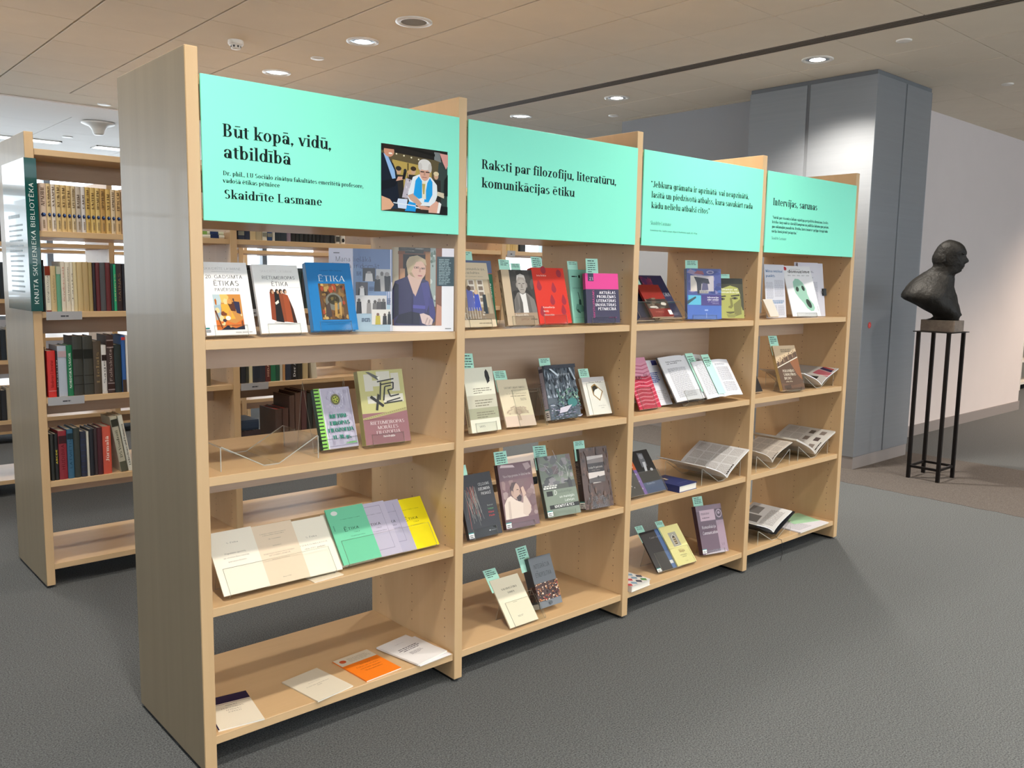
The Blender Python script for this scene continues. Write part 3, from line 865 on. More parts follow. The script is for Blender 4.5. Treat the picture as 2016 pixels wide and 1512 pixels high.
# ------------------------------------------------------------------ teal sign folded round the end of the second bookcase
TEAL = mat('teal_sign_board', '#0b4c49', 0.22, 0, 0.5, 0.3)
e = empty('end_panel_sign', (0.04, Y2, 1.30)); tag(e, 'teal sign folded around the end of the bookcase, with white lettering', 'sign')
box_obj('side_face', -0.009, -0.006, 0, -0.002, 0.42, 0.675, TEAL, e)
box_obj('front_face', -0.009, -0.012, 0, 0.040, -0.006, 0.675, TEAL, e)
a = Art(0.05, 0.675)
a.text('KNUTA SKUJENIEKA BIBLIOTĒKA', .60, .045, .026, '#e6f2ee', 'sans', width=.80, rot=90)
a.build(e, lambda u, v, o: (-0.006 + 0.05 * u, -0.012 - o, v * 0.675), INK_MATT)
a = Art(0.42, 0.675)
a.greek(.2, .62, .75, .66, 1, '#0a3f3d', .6, .1, 3).greek(.2, .12, .86, .60, 14, '#0a3f3d', .35, .3, 4)
a.build(e, lambda u, v, o: (-0.009 - o, 0.42 - 0.42 * u, v * 0.675), INK, letter_name='small_print')

# ================================================================== books and papers on display
def mc(col, rough=0.45, coat=0.1):
    return mat('cover_' + col.lstrip('#'), col, rough, coat=coat)

def place(o, x, y, z, yaw=0.0, lean=0.0):
    o.location = (x, y, z)
    o.rotation_mode = 'XYZ'
    o.rotation_euler = (radians(-lean), 0, radians(yaw))

BOOKS = {}
def book(key, label, x, y, zs, yaw, lean, w, h, th, col, hard=True, art=None, spine=None, spine_art=None, paper=PAPER, lift=0.0075, cat='book', name='book', group=None, matt=False):
    """a closed book, front cover facing the aisle; (x, y) = front bottom left corner, zs = shelf top.
    local frame: x across the cover, z up the cover, y into the book"""
    a = radians(lean)
    z = zs + lift + th * sin(a)
    e = empty(name)
    place(e, x, y, z, yaw, lean)
    tag(e, label, cat, group)
    t = 0.0022 if hard else 0.0005
    o = 0.003 if hard else 0.0
    c = MB()
    c.box(0, 0, 0, w, t, h)
    c.box(0, th - t, 0, w, th, h)
    c.box(0, t, 0, t, th - t, h, 1)
    c.build('cover', [mc(col), mc(spine or col)], e)
    box_obj('pages', t, t, o, w - o, th - t, h - o, paper, e)
    if art:
        A = Art(w, h)
        art(A)
        A.build(e, lambda u, v, off: (u * w, -off, v * h), INK_MATT if matt else INK)
    if spine_art:
        A = Art(th, h)
        spine_art(A)
        A.build(e, lambda u, v, off: (-off, th - u * th, v * h), INK, name='spine_print', letter_name='spine_lettering')
    BOOKS[key] = (x, y, z, yaw, lean, w, h, th)
    return e

SLIP = mat('mint_paper_slip', '#bdf0dc', 0.8)
def slip(key, u0, wide, high, label, seed=1, lines=3, tilt=0.0, depth=0.5, below=0.05):
    """printed paper slip tucked into a book, standing out above its top edge"""
    x, y, z, yaw, lean, w, h, th = BOOKS[key]
    e = empty('paper_slip'); place(e, x, y, z, yaw, lean)
    tag(e, label, 'paper slip', 'mint paper slips tucked in the books')
    yy = th * depth
    b = MB()
    c, s_ = cos(radians(tilt)), sin(radians(tilt))
    def P(u, v): return (u0 * w + u * c - v * s_, h + u * s_ + v * c)
    q = [P(0, -below), P(wide, -below), P(wide, high), P(0, high)]
    b.hexa([(p[0], yy - 0.0004, p[1]) for p in q] + [(p[0], yy + 0.0004, p[1]) for p in q])
    b.build('paper', SLIP, e)
    A = Art(wide, high)
    A.greek(.14, .82 - .001, .86, .93, 1, '#2a3834', .5, .2, seed)
    A.greek(.14, max(.1, .80 - .17 * lines), .92, .80, lines, '#557068', .38, .4, seed + 9)
    A.build(e, lambda u, v, off: (lambda p: (p[0], yy - 0.0005 - off, p[1]))(P(u * wide, v * high)), INK_MATT)

def prof_mesh(b, pts, w, t=0.003):
    """bent sheet: polyline (y, z) extruded along x"""
    for i in range(len(pts) - 1):
        p, q = Vector(pts[i]), Vector(pts[i + 1])
        d = (q - p).normalized()
        n = Vector((-d.y, d.x)) * t
        r = [(p.x, p.y), (q.x, q.y), (q.x + n.x, q.y + n.y), (p.x + n.x, p.y + n.y)]
        v = [(0, *a) for a in r] + [(w, *a) for a in r]
        # ends (x = 0, x = w) and the free rim carry the bright cut edge
        last, first = i == len(pts) - 2, i == 0
        b.hexa(v, 0, [1, 1, 0, 1 if last else 0, 0, 1 if first else 0])

def easel(x, y, zs, yaw, lean, w, th, label, lip=0.045, back=0.15, leg=True):
    """clear acrylic book easel: lip, ledge, sloping back, rear leg"""
    e = empty('acrylic_book_stand'); e.location = (x, y, zs); e.rotation_euler = (0, 0, radians(yaw))
    tag(e, label, 'book stand', 'clear acrylic book stands')
    a = radians(lean)
    c, p = Vector((sin(a), cos(a))), Vector((cos(a), -sin(a)))
    F = Vector((0, 0.0068 + th * sin(a))) - p * 0.0012
    B = F + p * (th + 0.0024)
    top = B + c * back
    pts = [F + c * lip, F - c * 0.001, B - c * 0.001, top]
    b = MB()
    prof_mesh(b, [tuple(q) for q in reversed(pts)], w, 0.0025)
    if leg:
        hd = top + p * 0.0054 - c * 0.006
        prof_mesh(b, [(top.x + 0.014 + back * 0.12, 0.001), tuple(hd)], w, 0.0025)
    b.build('acrylic_sheet', [CLEAR, EDGE], e)
    return e

def cradle(x, y, zs, label, w=0.318, hgt=0.073, depth=0.235, yaw=0.0):
    """clear acrylic open-book cradle: leg, wing down, flat valley, wing up, leg"""
    e = empty('acrylic_book_cradle'); e.location = (x, y, zs + 0.0008); e.rotation_euler = (0, 0, radians(yaw))
    tag(e, label, 'book stand', 'clear acrylic open-book cradles')
    t = 0.003
    half = w / 2
    pts = [(-half, 0.0), (-half, hgt), (-0.025, 0.0), (0.025, 0.0), (half, hgt), (half, 0.0)]
    b = MB()
    for i in range(5):
        p, q = Vector(pts[i]), Vector(pts[i + 1])
        d = (q - p).normalized(); n = Vector((-d.y, d.x)) * t
        r = [(p.x, p.y), (q.x, q.y), (q.x + n.x, q.y + n.y), (p.x + n.x, p.y + n.y)]
        b.hexa([(a, 0, c) for a, c in r] + [(a, depth, c) for a, c in r], 0, [1, 1, 0, 0, 0, 0])
    b.build('acrylic_sheet', [CLEAR, EDGE], e)
    return e

def wing_block(name, parent, P0, d, e_, n, W_, H_, th, bulge, m, side, art=None, ink=None, seg=26):
    """a curved block of pages: P0 fold corner, d towards the outer edge, e_ along the fold, n surface normal"""
    P0, d, e_, n = Vector(P0), Vector(d).normalized(), Vector(e_).normalized(), Vector(n).normalized()
    def f(u, v, off):
        s = u if side > 0 else 1 - u
        hgt = bulge * (sin(pi * min(1, s) ** 0.7)) * (1 - 0.35 * s) - (0.35 * bulge * s * s)
        return P0 + d * (W_ * s) + e_ * (H_ * v) + n * (hgt + (off + 0.0004 if off > 0 else off))
    b = MB()
    for lo in (0, 1):
        for k in range(seg):
            u0, u1 = k / seg, (k + 1) / seg
            o = -th * lo
            b.poly([f(u0, 0, o), f(u1, 0, o), f(u1, 1, o), f(u0, 1, o)])
    for v in (0, 1):
        for k in range(seg):
            u0, u1 = k / seg, (k + 1) / seg
            b.poly([f(u0, v, 0), f(u1, v, 0), f(u1, v, -th), f(u0, v, -th)])
    for u in (0, 1):
        b.poly([f(u, 0, 0), f(u, 1, 0), f(u, 1, -th), f(u, 0, -th)])
    o = b.build(name, m, parent)
    if art:
        A = Art(W_, H_)
        art(A)
        A.build(o, f, ink or INK_MATT, name='page_print', curved=0.04)
    return o
MAGP = mat('magazine_paper', '#e6e6e8', 0.5, coat=0.05)
NEWSP = mat('newsprint', '#cfcac2', 0.85)
WHITEP = mat('white_paper', '#eceae8', 0.7)

S1, S2, S3, S4 = SH[1], SH[2], SH[3], SH[4]
def EST(key, label, off=0.0, wide=None, lip=0.04, back=0.15, th=None, leg=True):
    x, y, z, yaw, lean, w, h, t = BOOKS[key]
    wide = wide or w * 0.7
    c, s_ = cos(radians(yaw)), sin(radians(yaw))
    a = radians(lean)
    TH = th or t
    zs = z - 0.0075 - TH * sin(a)
    zs = min(SH, key=lambda q: abs(q - zs))
    d = off if off else (w - wide) / 2
    return easel(x + d * c, y + d * s_, zs, yaw, lean, wide, TH, label, lip, back, leg)

def gl(lean, TH, q, th):
    """lift of a leaning booklet that stands q behind the front one on a shared stand of depth TH"""
    return 0.0075 + (TH - q - th) * sin(radians(lean))

# ---------------- first bay, top shelf
def art(A):
    A.rect(0, 0, 1, 1, '#efecea').text('SKAIDRĪTE LASMANE', .12, .895, .032, '#8c8888', 'sans_light', width=.76)
    A.rect(.27, .868, .72, .870, '#777777')
    A.text('20. GADSIMTA', .13, .775, .048, '#1d1b1c', 'sans', width=.76).text('ĒTIKAS', .27, .675, .068, '#171516', 'sans', width=.52).text('PAVĒRSIENI', .28, .60, .042, '#2a2829', 'sans', width=.50)
    A.rect(.22, .07, .78, .555, '#c98a45').poly([(.22, .555), (.42, .555), (.36, .42), (.22, .40)], '#b9cbd0').poly([(.36, .555), (.55, .555), (.50, .43), (.38, .44)], '#e8c06a').poly([(.5, .555), (.78, .555), (.78, .45), (.6, .47)], '#cf8a3e')
    A.poly([(.22, .4), (.36, .42), (.34, .25), (.24, .2)], '#9fb6c2').poly([(.36, .42), (.5, .43), (.62, .22), (.38, .2)], '#e3a93c').poly([(.5, .43), (.66, .46), (.64, .32), (.55, .33)], '#5a2f1f').poly([(.62, .46), (.74, .45), (.74, .28), (.66, .3)], '#2b2b4a')
    A.poly([(.22, .2), (.42, .2), (.6, .15), (.78, .22), (.78, .12), (.5, .07), (.22, .07)], '#d4702a').poly([(.3, .07), (.44, .13), (.6, .09), (.78, .13), (.78, .07)], '#20243c').blotch(.24, .1, .76, .5, 14, ['#b5651f', '#7a3d1c', '#e9cf98', '#33263a', '#d99a52'], 4, .1, 1.3)
    A.poly([(.22, .33), (.32, .09), (.34, .09), (.25, .34)], '#6b3a20').ell(.47, .23, .05, .03, '#f0ead8')
    A.rect(.0, .085, .075, .105, '#1b7f7d').greek(0.0, .045, .09, .08, 2, '#333333', .5, 0, 3).greek(.58, .025, .92, .055, 1, '#bbb5b0', .5, 0, 5)
book('a1', 'white softcover with orange cubist picture, first on the top display shelf', .054, .035, S1, 0, 17, .15, .219, .014, '#efecea', False, art)
EST('a1', 'acrylic stand holding the white book with orange picture', lip=.03, wide=.10)
def art(A):
    A.rect(0, 0, 1, 1, '#efedea').text('SKAIDRĪTE LASMANE', .16, .885, .036, '#cfcac8', 'sans_light', width=.72).text('RIETUMEIROPAS', .18, .785, .047, '#2a2627', 'sans', width=.72).text('ĒTIKA', .36, .685, .062, '#1f1c1d', 'sans', width=.38).rect(.72, .66, .98, .662, '#999999')
    x = .32
    A.poly([(x - .06, .2), (x + .06, .17), (x + .1, .6), (x - .02, .6)], '#8c3f24').poly([(x + .03, .17), (x + .2, .15), (x + .2, .6), (x + .08, .6)], '#17151a').poly([(x + .2, .16), (x + .28, .16), (x + .26, .58), (x + .17, .6)], '#8a4326').poly([(x + .26, .16), (x + .48, .14), (x + .44, .35), (x + .36, .55), (x + .26, .58)], '#a04c2a').poly([(x + .4, .145), (x + .48, .14), (x + .44, .33), (x + .38, .5)], '#3a201a')
    for k, c in ((.03, '#5a3420'), (.14, '#241812'), (.22, '#1c1310'), (.31, '#3d2416')):
        A.ell(x + k, .605, .04, .035, c).ell(x + k + .015, .595, .024, .026, '#caa284')
    A.poly([(x + .06, .44), (x + .14, .48), (x + .15, .44), (x + .08, .41)], '#e6ddd0').poly([(x, .17), (x + .5, .12), (x + .3, .11), (x - .02, .14)], '#d6d2ce')
book('a2', 'white softcover picturing four robed figures in brown and black', .228, .05, S1, -3.5, 20, .148, .219, .012, '#efedea', False, art)
EST('a2', 'acrylic stand under the book with four robed figures', lip=.03)
def art(A):
    A.rect(0, 0, 1, 1, '#1377b8').text('Lasmane, Milts, Rubenis', .3, .875, .022, '#0b2f55', 'serif_light', width=.5).text('ĒTIKA', .235, .725, .082, '#eef2f4', 'serif_light', width=.62).text('Eksperimentāla mācību grāmata', .3, .085, .018, '#0b2f55', 'serif_light', width=.42)
    A.rect(.22, .155, .82, .69, '#5f4630').blotch(.23, .16, .81, .685, 70, ['#8a6a3c', '#3f2c1f', '#b08d50', '#6f4a2c', '#2f2a24', '#74583a', '#a2462c', '#c7a868'], 8, .11, 1.1)
    A.ell(.52, .42, .19, .13, '#75756c').ell(.52, .45, .13, .075, '#3a3424').blotch(.44, .4, .6, .49, 10, ['#54482c', '#2a2417', '#6f6138'], 3, .2)
    A.poly([(.5, .2), (.56, .2), (.59, .4), (.53, .4)], '#b98f4c').poly([(.62, .22), (.66, .22), (.68, .42), (.63, .4)], '#c29a58').poly([(.3, .2), (.44, .2), (.42, .42), (.33, .36)], '#4a3d38')
book('a3', 'bright blue hardcover with an ornate dark picture on its front', .407, .06, S1, -3, 15.5, .157, .222, .024, '#1377b8', True, art, spine='#1a86cc')
EST('a3', 'acrylic stand under the bright blue book', lip=.03)

# open magazine propped upright at the end of the shelf
e = empty('open_magazine', (.727, .10, S1 + .001)); tag(e, 'open glossy magazine with portrait of woman in violet jacket', 'magazine')
yl, yr = radians(180 - 22), radians(-28)
def art(A):
    A.rect(0, 0, 1, 1, '#cfcbd8').rect(.37, 0, 1, 1, '#6f87ac').poly([(.37, 0), (1, 0), (1, .35), (.37, .2)], '#9fb8c9').poly([(.37, .8), (1, .6), (1, 1), (.37, 1)], '#64779f')
    A.text('Mana lielākā', .10, .845, .058, '#23202a', 'sans_light', width=.56).text('bauda ir domāt', .05, .765, .058, '#23202a', 'sans_light', width=.74).greek(.07, .94, .17, .955, 1, '#333333', .6, 0, 1)
    A.greek(.04, .08, .34, .70, 28, '#75717c', .42, .15, 3)
    def photo(u0, v0, u1, v1, bgc, fig):
        A.rect(u0, v0, u1, v1, bgc)
        for cx, wd, tp, c, hc in fig:
            X = u0 + (u1 - u0) * cx; Wd = (u1 - u0) * wd
            A.poly([(X - Wd, v0), (X + Wd, v0), (X + Wd * .8, v0 + (v1 - v0) * tp), (X - Wd * .8, v0 + (v1 - v0) * tp)], c)
            A.ell(X, v0 + (v1 - v0) * (tp + .07), Wd * .55, (v1 - v0) * .1, hc)
    photo(.52, .61, .72, .77, '#38353a', [(.5, .32, .6, '#c9c4c2', '#8d8684')])
    photo(.73, .49, 1.0 - .03, .76, '#b9b6b6', [(.75, .3, .7, '#2a282c', '#8a8482'), (.4, .2, .72, '#a8a4a2', '#6a6462'), (.1, .22, .55, '#2c2a2e', '#8a8482')])
    photo(.41, .44, .60, .60, '#4f4a4e', [(.5, .34, .5, '#1b191c', '#b3aaa6'), (.52, .2, .55, '#dcd8d6', '#b3aaa6')])
    photo(.41, .22, .90, .44, '#c9c7c7', [(.1, .09, .66, '#201e22', '#4a4542'), (.42, .08, .6, '#8a8684', '#544e4b'), (.62, .09, .58, '#6e6a6a', '#544e4b'), (.76, .1, .66, '#4a4648', '#8a8482'), (.9, .09, .66, '#3a3739', '#6a6462')])
    photo(.66, .085, .97, .27, '#d8d5cf', [(.32, .14, .6, '#b5a82e', '#7a5a48'), (.68, .12, .58, '#1d1c20', '#5a4a42'), (.92, .1, .7, '#1f2126', '#444444')])
    A.greek(.42, .68, .5, .73, 4, '#3a4a68', .5, 0, 4).greek(.62, .5, .70, .55, 4, '#3a4a68', .5, 0, 5).greek(.91, .33, .97, .41, 6, '#3a4a68', .5, 0, 6).greek(.50, .12, .64, .17, 4, '#2f3f5a', .5, .2, 7)
wing_block('left_page', e, (0, 0, 0), (cos(yl), sin(yl), 0), (0, 0, 1), (-sin(yl) * -1, cos(yl) * -1 * -1, 0) if False else Vector((cos(yl), sin(yl), 0)).cross(Vector((0, 0, 1))) * -1, .212, .277, .004, .008, MAGP, -1, art, INK)
def art(A):
    A.rect(0, 0, 1, 1, '#e9e7ea').rect(.0, .07, .80, 1, '#6a4a34').poly([(.0, .5), (.10, .5), (.10, 1), (0, 1)], '#b9ab93')
    A.rect(.10, .55, .55, .93, '#2a211d').rect(.09, .92, .62, .955, '#7a4a30').rect(.10, .55, .17, .92, '#8a5435').rect(.53, .45, .61, .95, '#9b6a3e').rect(.10, .96, .62, 1, '#4a4540').rect(.61, .3, .70, 1, '#9aa5a0').rect(.70, .07, .80, 1, '#7b4b30').blotch(.61, .3, .7, .98, 14, ['#5f6f66', '#c3cac4', '#7a8a80'], 2, .4, .12).rect(.12, .58, .2, .75, '#b98a68').rect(.2, .93, .5, .99, '#3c3833').blotch(.12, .955, .62, 1, 8, ['#8a867e', '#5a554e'], 5, .2)
    A.poly([(.70, .07), (.80, .07), (.80, .30), (.72, .33)], '#c08a70')
    # figure
    A.poly([(.02, .1), (.0, .5), (.04, .60), (.24, .66), (.36, .62), (.5, .63), (.58, .60), (.66, .38), (.70, .22), (.69, .12), (.62, .07), (0.02, .07)], '#332f55').poly([(.0, .14), (.0, .5), (.04, .58), (.10, .56), (.10, .2)], '#17152a').poly([(.24, .66), (.36, .40), (.46, .60), (.50, .66), (.40, .72), (.28, .72)], '#cfae9f').poly([(.33, .22), (.34, .46), (.37, .42), (.47, .58), (.54, .40), (.52, .2)], '#3c3a74').poly([(.33, .32), (.53, .31), (.53, .27), (.33, .28)], '#5450a0').poly([(.46, .58), (.58, .60), (.62, .38), (.54, .22), (.52, .36)], '#44407f').poly([(.04, .1), (.44, .08), (.44, .22), (.30, .24), (.1, .2)], '#1e1b33').poly([(.58, .42), (.66, .38), (.70, .2), (.66, .12), (.60, .2)], '#3d3878')
    A.poly([(.44, .21), (.50, .22), (.60, .19), (.66, .14), (.64, .08), (.56, .075), (.48, .10)], '#d8c0ba').poly([(.52, .09), (.535, .085), (.58, .16), (.56, .17)], '#b39a95').poly([(.58, .085), (.595, .085), (.62, .14), (.6, .15)], '#b39a95')
    A.ell(.385, .77, .155, .125, '#a58f72').ell(.33, .80, .11, .1, '#c0ab8c').ell(.42, .74, .115, .115, '#d0aa98', 10).poly([(.22, .80), (.27, .89), (.40, .91), (.53, .86), (.55, .79), (.46, .84), (.38, .83), (.32, .74), (.25, .67)], '#b9a585')
    A.rect(.345, .755, .425, .775, '#54434a').rect(.455, .745, .525, .765, '#54434a').rect(.352, .759, .418, .771, '#c59e8e').rect(.462, .749, .518, .761, '#c59e8e').poly([(.43, .76), (.45, .76), (.455, .71), (.425, .712)], '#b98f80').poly([(.40, .675), (.48, .67), (.47, .66), (.42, .662)], '#a0525a').ell(.39, .764, .01, .006, '#2d2322').ell(.488, .754, .01, .006, '#2d2322')
    A.rect(.72, .55, 1.0, .90, '#1d3a42').rect(.80, .90, 1, 1, '#d9d4dc').greek(.75, .57, .95, .88, 16, '#8fa5a8', .45, .4, 5).greek(.86, .03, .96, .045, 1, '#777777', .6, 0, 2)
wing_block('right_page', e, (0, 0, 0), (cos(yr), sin(yr), 0), (0, 0, 1), Vector((cos(yr), sin(yr), 0)).cross(Vector((0, 0, 1))), .212, .285, .005, .006, MAGP, 1, art, INK)

# ---------------- first bay, second shelf
cradle(.254, .055, S2, 'empty acrylic book cradle beside the spiral-look philosophy book')
def art(A):
    A.rect(0, 0, 1, 1, '#b9b3c6').rect(.0, 0, .16, 1, '#8fd05a')
    for k in range(17): A.rect(0.0, .02 + k * .059, .13, .042 + k * .059, '#12211a')
    A.rect(.16, 0, .19, 1, '#d9d5e0').rect(.19, .035, .95, .045, '#8a8498').rect(.945, .035, .96, .97, '#8a8498').blotch(.2, .06, .94, .95, 60, ['#b2abc0', '#c2bccd', '#aaa3b8'], 4, .08)
    A.ell(.555, .80, .135, .095, '#8a8470').ell(.555, .80, .115, .08, '#5b5a33').ell(.555, .80, .085, .06, '#b5bb4a')
    for k in range(5): A.ell(.555 + .05 * cos(k * 1.256), .80 + .036 * sin(k * 1.256), .02, .014, '#3f4a1e')
    for s_, r0, a0, da in (('FILOZOFIJAS', .215, 165, -15), ('VĒSTURE', .215, 215, 18)):
        for k, ch in enumerate(s_):
            t = radians(a0 + da * k)
            A.text(ch, .555 + r0 * cos(t), .785 + r0 * .66 * sin(t), .026, '#eeecf2', 'sans_bold', align='c')
    for k, (t, w_) in enumerate((('RIETUM-', .52), ('EIROPAS', .56), ('FILOZOFIJA', .72), ('11.-18. gs.', .52))):
        v = .50 - .115 * k
        A.text(t, .565 + .008, v - .008, .062, '#16302a', 'serif', width=w_, align='c').text(t, .555, v, .062, '#2f9c84', 'serif', width=w_, align='c')
    A.poly([(.62, .06), (.95, .06), (.95, .085), (.75, .085)], '#6fb56a').text('Zvaigzne', .66, .07, .022, '#3f3a55', 'serif_light', width=.26)
book('b4', 'lilac paperback with green and black barred left edge', .458, .10, S2, 0, 18.5, .134, .205, .02, '#1d3a2c', False, art)
EST('b4', 'tall acrylic stand behind the lilac and green paperback', off=-.022, wide=.155, lip=.035, back=.24)
def art(A):
    A.rect(0, 0, 1, 1, '#bdb77a').rect(0, 0, 1, .42, '#8f5f63').poly([(0, .36), (1, .47), (1, .41), (0, .30)], '#a89f68').rect(0, 0, 1, .34, '#8f5f63').poly([(0, .34), (1, .34), (1, .425), (0, .33)], '#8f5f63')
    for q in [(.12, .72, .3, .95), (.4, .85, .7, .98), (.72, .7, .9, .95), (.5, .55, .95, .66), (.15, .55, .35, .65), (.3, .78, .45, .86)]: A.rect(*q, '#cfcabb')
    for k in range(20): A.rect(.03 + .048 * k, .345 + .0055 * k, .05 + .048 * k, .352 + .0055 * k, '#6f6a3c')
    def ln(pts, wd=.016):
        for (x0, y0), (x1, y1) in zip(pts, pts[1:]):
            if abs(x1 - x0) > abs(y1 - y0): A.poly([(x0, y0 - wd * .55), (x1, y1 - wd * .55), (x1, y1 + wd * .55), (x0, y0 + wd * .55)], '#2c2b28')
            else: A.poly([(x0 - wd, y0), (x0 + wd, y0), (x1 + wd, y1), (x1 - wd, y1)], '#2c2b28')
    ln([(.40, .84), (.78, .87)]); ln([(.42, .59), (.48, .83)]); ln([(.48, .80), (.76, .82), (.74, .73), (.62, .72)]); ln([(.50, .58), (.56, .77), (.70, .78)]); ln([(.62, .72), (.66, .63), (.86, .65)]); ln([(.56, .56), (.88, .60)]); ln([(.50, .54), (.92, .56)])
    A.poly([(.20, .63), (.24, .66), (.50, .52), (.47, .49)], '#26221f').poly([(.30, .46), (.35, .45), (.42, .66), (.38, .68)], '#26221f').poly([(.17, .98), (.24, .98), (.46, .90), (.42, .86)], '#5a5a58').poly([(.40, .9), (.47, .91), (.45, .86)], '#e6e2d4')
    for k, (t, w_) in enumerate((('RIETUMEIROPAS', .76), ('MORĀLES', .46), ('FILOZOFIJA', .54))): A.text(t, .52, .265 - .066 * k, .042, '#eee6e2', 'serif_light', width=w_, align='c')
    A.text('Antoloģija', .52, .085, .026, '#eee6e2', 'serif', width=.27, align='c')
book('b5', 'olive and mauve hardcover printed with a maze and cross', .608, .079, S2, -4.6, 14.7, .173, .254, .03, '#bdb77a', True, art, spine='#a59e63')
EST('b5', 'acrylic stand under the olive and mauve maze book', lip=.035)

# ---------------- first bay, third shelf
def typed(lines, bgc, ink='#4b4540'):
    def f(A):
        A.rect(0, 0, 1, 1, bgc)
        for t, v, cap, w_ in lines: A.text(t, .5, v, cap, ink, 'serif_light', width=w_, align='c')
    return f
book('c1', 'cream typescript booklet propped next to the end panel', .085, 0.0360, S3, 0, 40, .148, .207, 0.0040, '#e9e2d2', False, typed((('S. Ētika', .79, .02, .26), ('Populārie apcerēj', .62, .024, .46), ('un vēstniecības runātāji', .555, .024, .56), ('parunas Rainis', .49, .024, .40)), '#e9e2d2'), matt=True, cat='booklet', name='booklet', lift=gl(40, 0.016, 0, 0.004))
book('c2', 'peach typescript booklet between two cream ones', .225, 0.0394, S3, 0, 40, .148, .205, 0.0040, '#e2cfb6', False, typed((('Latvijas valsts universitātes', .84, .013, .6), ('Filozofijas katedra', .81, .013, .5), ('Sk. Lasmane', .74, .014, .3), ('NOVADS', .62, .014, .2), ('TEORĒTISKĀS UZSKATI UN ATTĪSTĪBAS', .50, .018, .72), ('VĒSTURES KURSĀ', .465, .018, .5), ('Metodiski norādījumi', .40, .012, .42), ('Rīga 1986', .09, .013, .2)), '#e2cfb6'), matt=True, cat='booklet', name='booklet', lift=gl(40, 0.016, 0.0045, 0.004))
book('c3', 'ivory typescript booklet nearest the green one', .358, 0.0433, S3, 0, 40, .135, .20, 0.0040, '#ece5d4', False, typed((('S. Ētika', .66, .026, .3), ('ĒTISKĀ DOMA LATVIJĀ', .53, .024, .74), ('(līdz 1917. gadam)', .465, .024, .56)), '#ece5d4'), matt=True, cat='booklet', name='booklet', lift=gl(40, 0.016, 0.0095, 0.004))
EST('c1', 'wide acrylic stand holding three cream booklets', off=.02, wide=.36, lip=.085, back=.12, th=.016)
def etika(bgc, extra=None, ink='#16241d'):
    def f(A):
        A.rect(0, 0, 1, 1, bgc)
        A.text('O. Celmiņa, V. Kuprāns, S. Lasmane', .30, .775, .016, ink, 'serif_light', width=.52).text('Ē', .30, .56, .075, ink, 'sans', width=.1).text('TIKA', .41, .575, .046, ink, 'sans', width=.30).text('I DAĻA', .53, .515, .02, ink, 'sans', width=.16).text('Vispārīgā ētika', .42, .455, .017, ink, 'serif_light', width=.38)
        if extra: extra(A)
    return f
def ex(A): A.ell(.20, .91, .085, .04, '#d9dcd8').greek(.06, .60, .09, .7, 6, '#3f7a64', .5, 0, 2)
book('c4', 'sea green paperback with hand lettered title', .500, 0.0460, S3, 0, 38.5, .148, .205, 0.0040, '#74c7a0', False, etika('#74c7a0', ex), matt=True, lift=gl(38.5, 0.022, 0, 0.004))
book('c4b', 'cream booklet peeping out behind the sea green paperback', .488, 0.0597, S3, 0, 38.5, .140, .197, 0.0030, '#e2d8c2', False, None, matt=True, cat='booklet', name='booklet', lift=gl(38.5, 0.022, 0.0175, 0.003))
fr = lambda A: A.rect(.60, .12, .605, .93, '#8a86a0').rect(.1, .925, .605, .93, '#8a86a0').rect(.1, .12, .605, .125, '#8a86a0')
book('c5', 'pale lilac paperback just behind the sea green one', .592, 0.0495, S3, 0, 38.5, .145, .203, 0.0040, '#bdb6c8', False, etika('#bdb6c8', lambda A: A.rect(.84, .12, .846, .93, '#6d6880').rect(.1, .925, .846, .93, '#6d6880').rect(.1, .12, .846, .125, '#6d6880')), matt=True, lift=gl(38.5, 0.022, 0.0045, 0.004))
book('c6', 'lilac paperback tucked against the yellow one', .660, 0.0530, S3, 0, 38.5, .140, .200, 0.0040, '#b3adc2', False, etika('#b3adc2', lambda A: A.rect(.80, .2, .806, .93, '#6d6880').rect(.4, .2, .806, .205, '#6d6880')), matt=True, lift=gl(38.5, 0.022, 0.009, 0.004))
book('c7', 'bright yellow paperback with hand lettered title', .753, 0.0566, S3, 0, 38.5, .148, .197, 0.0035, '#f3df1c', False, etika('#f3df1c'), matt=True, lift=gl(38.5, 0.022, 0.0135, 0.0035))
EST('c4', 'wide acrylic stand holding green, lilac and yellow paperbacks', off=.02, wide=.36, lip=.085, back=.12, th=.022)

# ---------------- first bay, bottom shelf: things lying flat
def flat(key, label, corners, th, col, art_, cat='booklet', name='booklet', zs=S4, hard=False, matt=True):
    (x0, y0), (x1, y1), (x3, y3) = corners          # front-left, front-right, back-left
    yaw = math.degrees(math.atan2(y1 - y0, x1 - x0))
    w, h = math.hypot(x1 - x0, y1 - y0), math.hypot(x3 - x0, y3 - y0)
    return book(key, label, x0, y0, zs, yaw, 90, w, h, th, col, hard, art_, lift=.0003, cat=cat, name=name, matt=matt)
def art(A):
    A.rect(0, 0, 1, 1, '#e2d8c4').rect(0, .76, 1, 1, '#2c1f3d').rect(0, .725, 1, .735, '#4a3a5a').rect(0, 0, .03, .76, '#2c1f3d')
    for k, t in enumerate(('PERSONĪBAS', 'IZZIŅAS', 'ASPEKTI')): A.text(t, .53, .57 - .07 * k, .032, '#2a2330', 'serif_light', width=(.5, .34, .3)[k], align='c')
    A.greek(.4, .66, .66, .68, 1, '#5a5060', .5, 0, 2)
flat('c3b', 'plain cream leaflet lying flat under the ivory booklet', ((.372, .012), (.482, .02), (.368, .06)), .003, '#e3d6be', None, cat='leaflet', name='leaflet', zs=S3)
flat('d1', 'cream booklet with a dark violet band lying on the bottom shelf', ((.052, .026), (.190, .004), (.098, .232)), .005, '#e2d8c4', art)
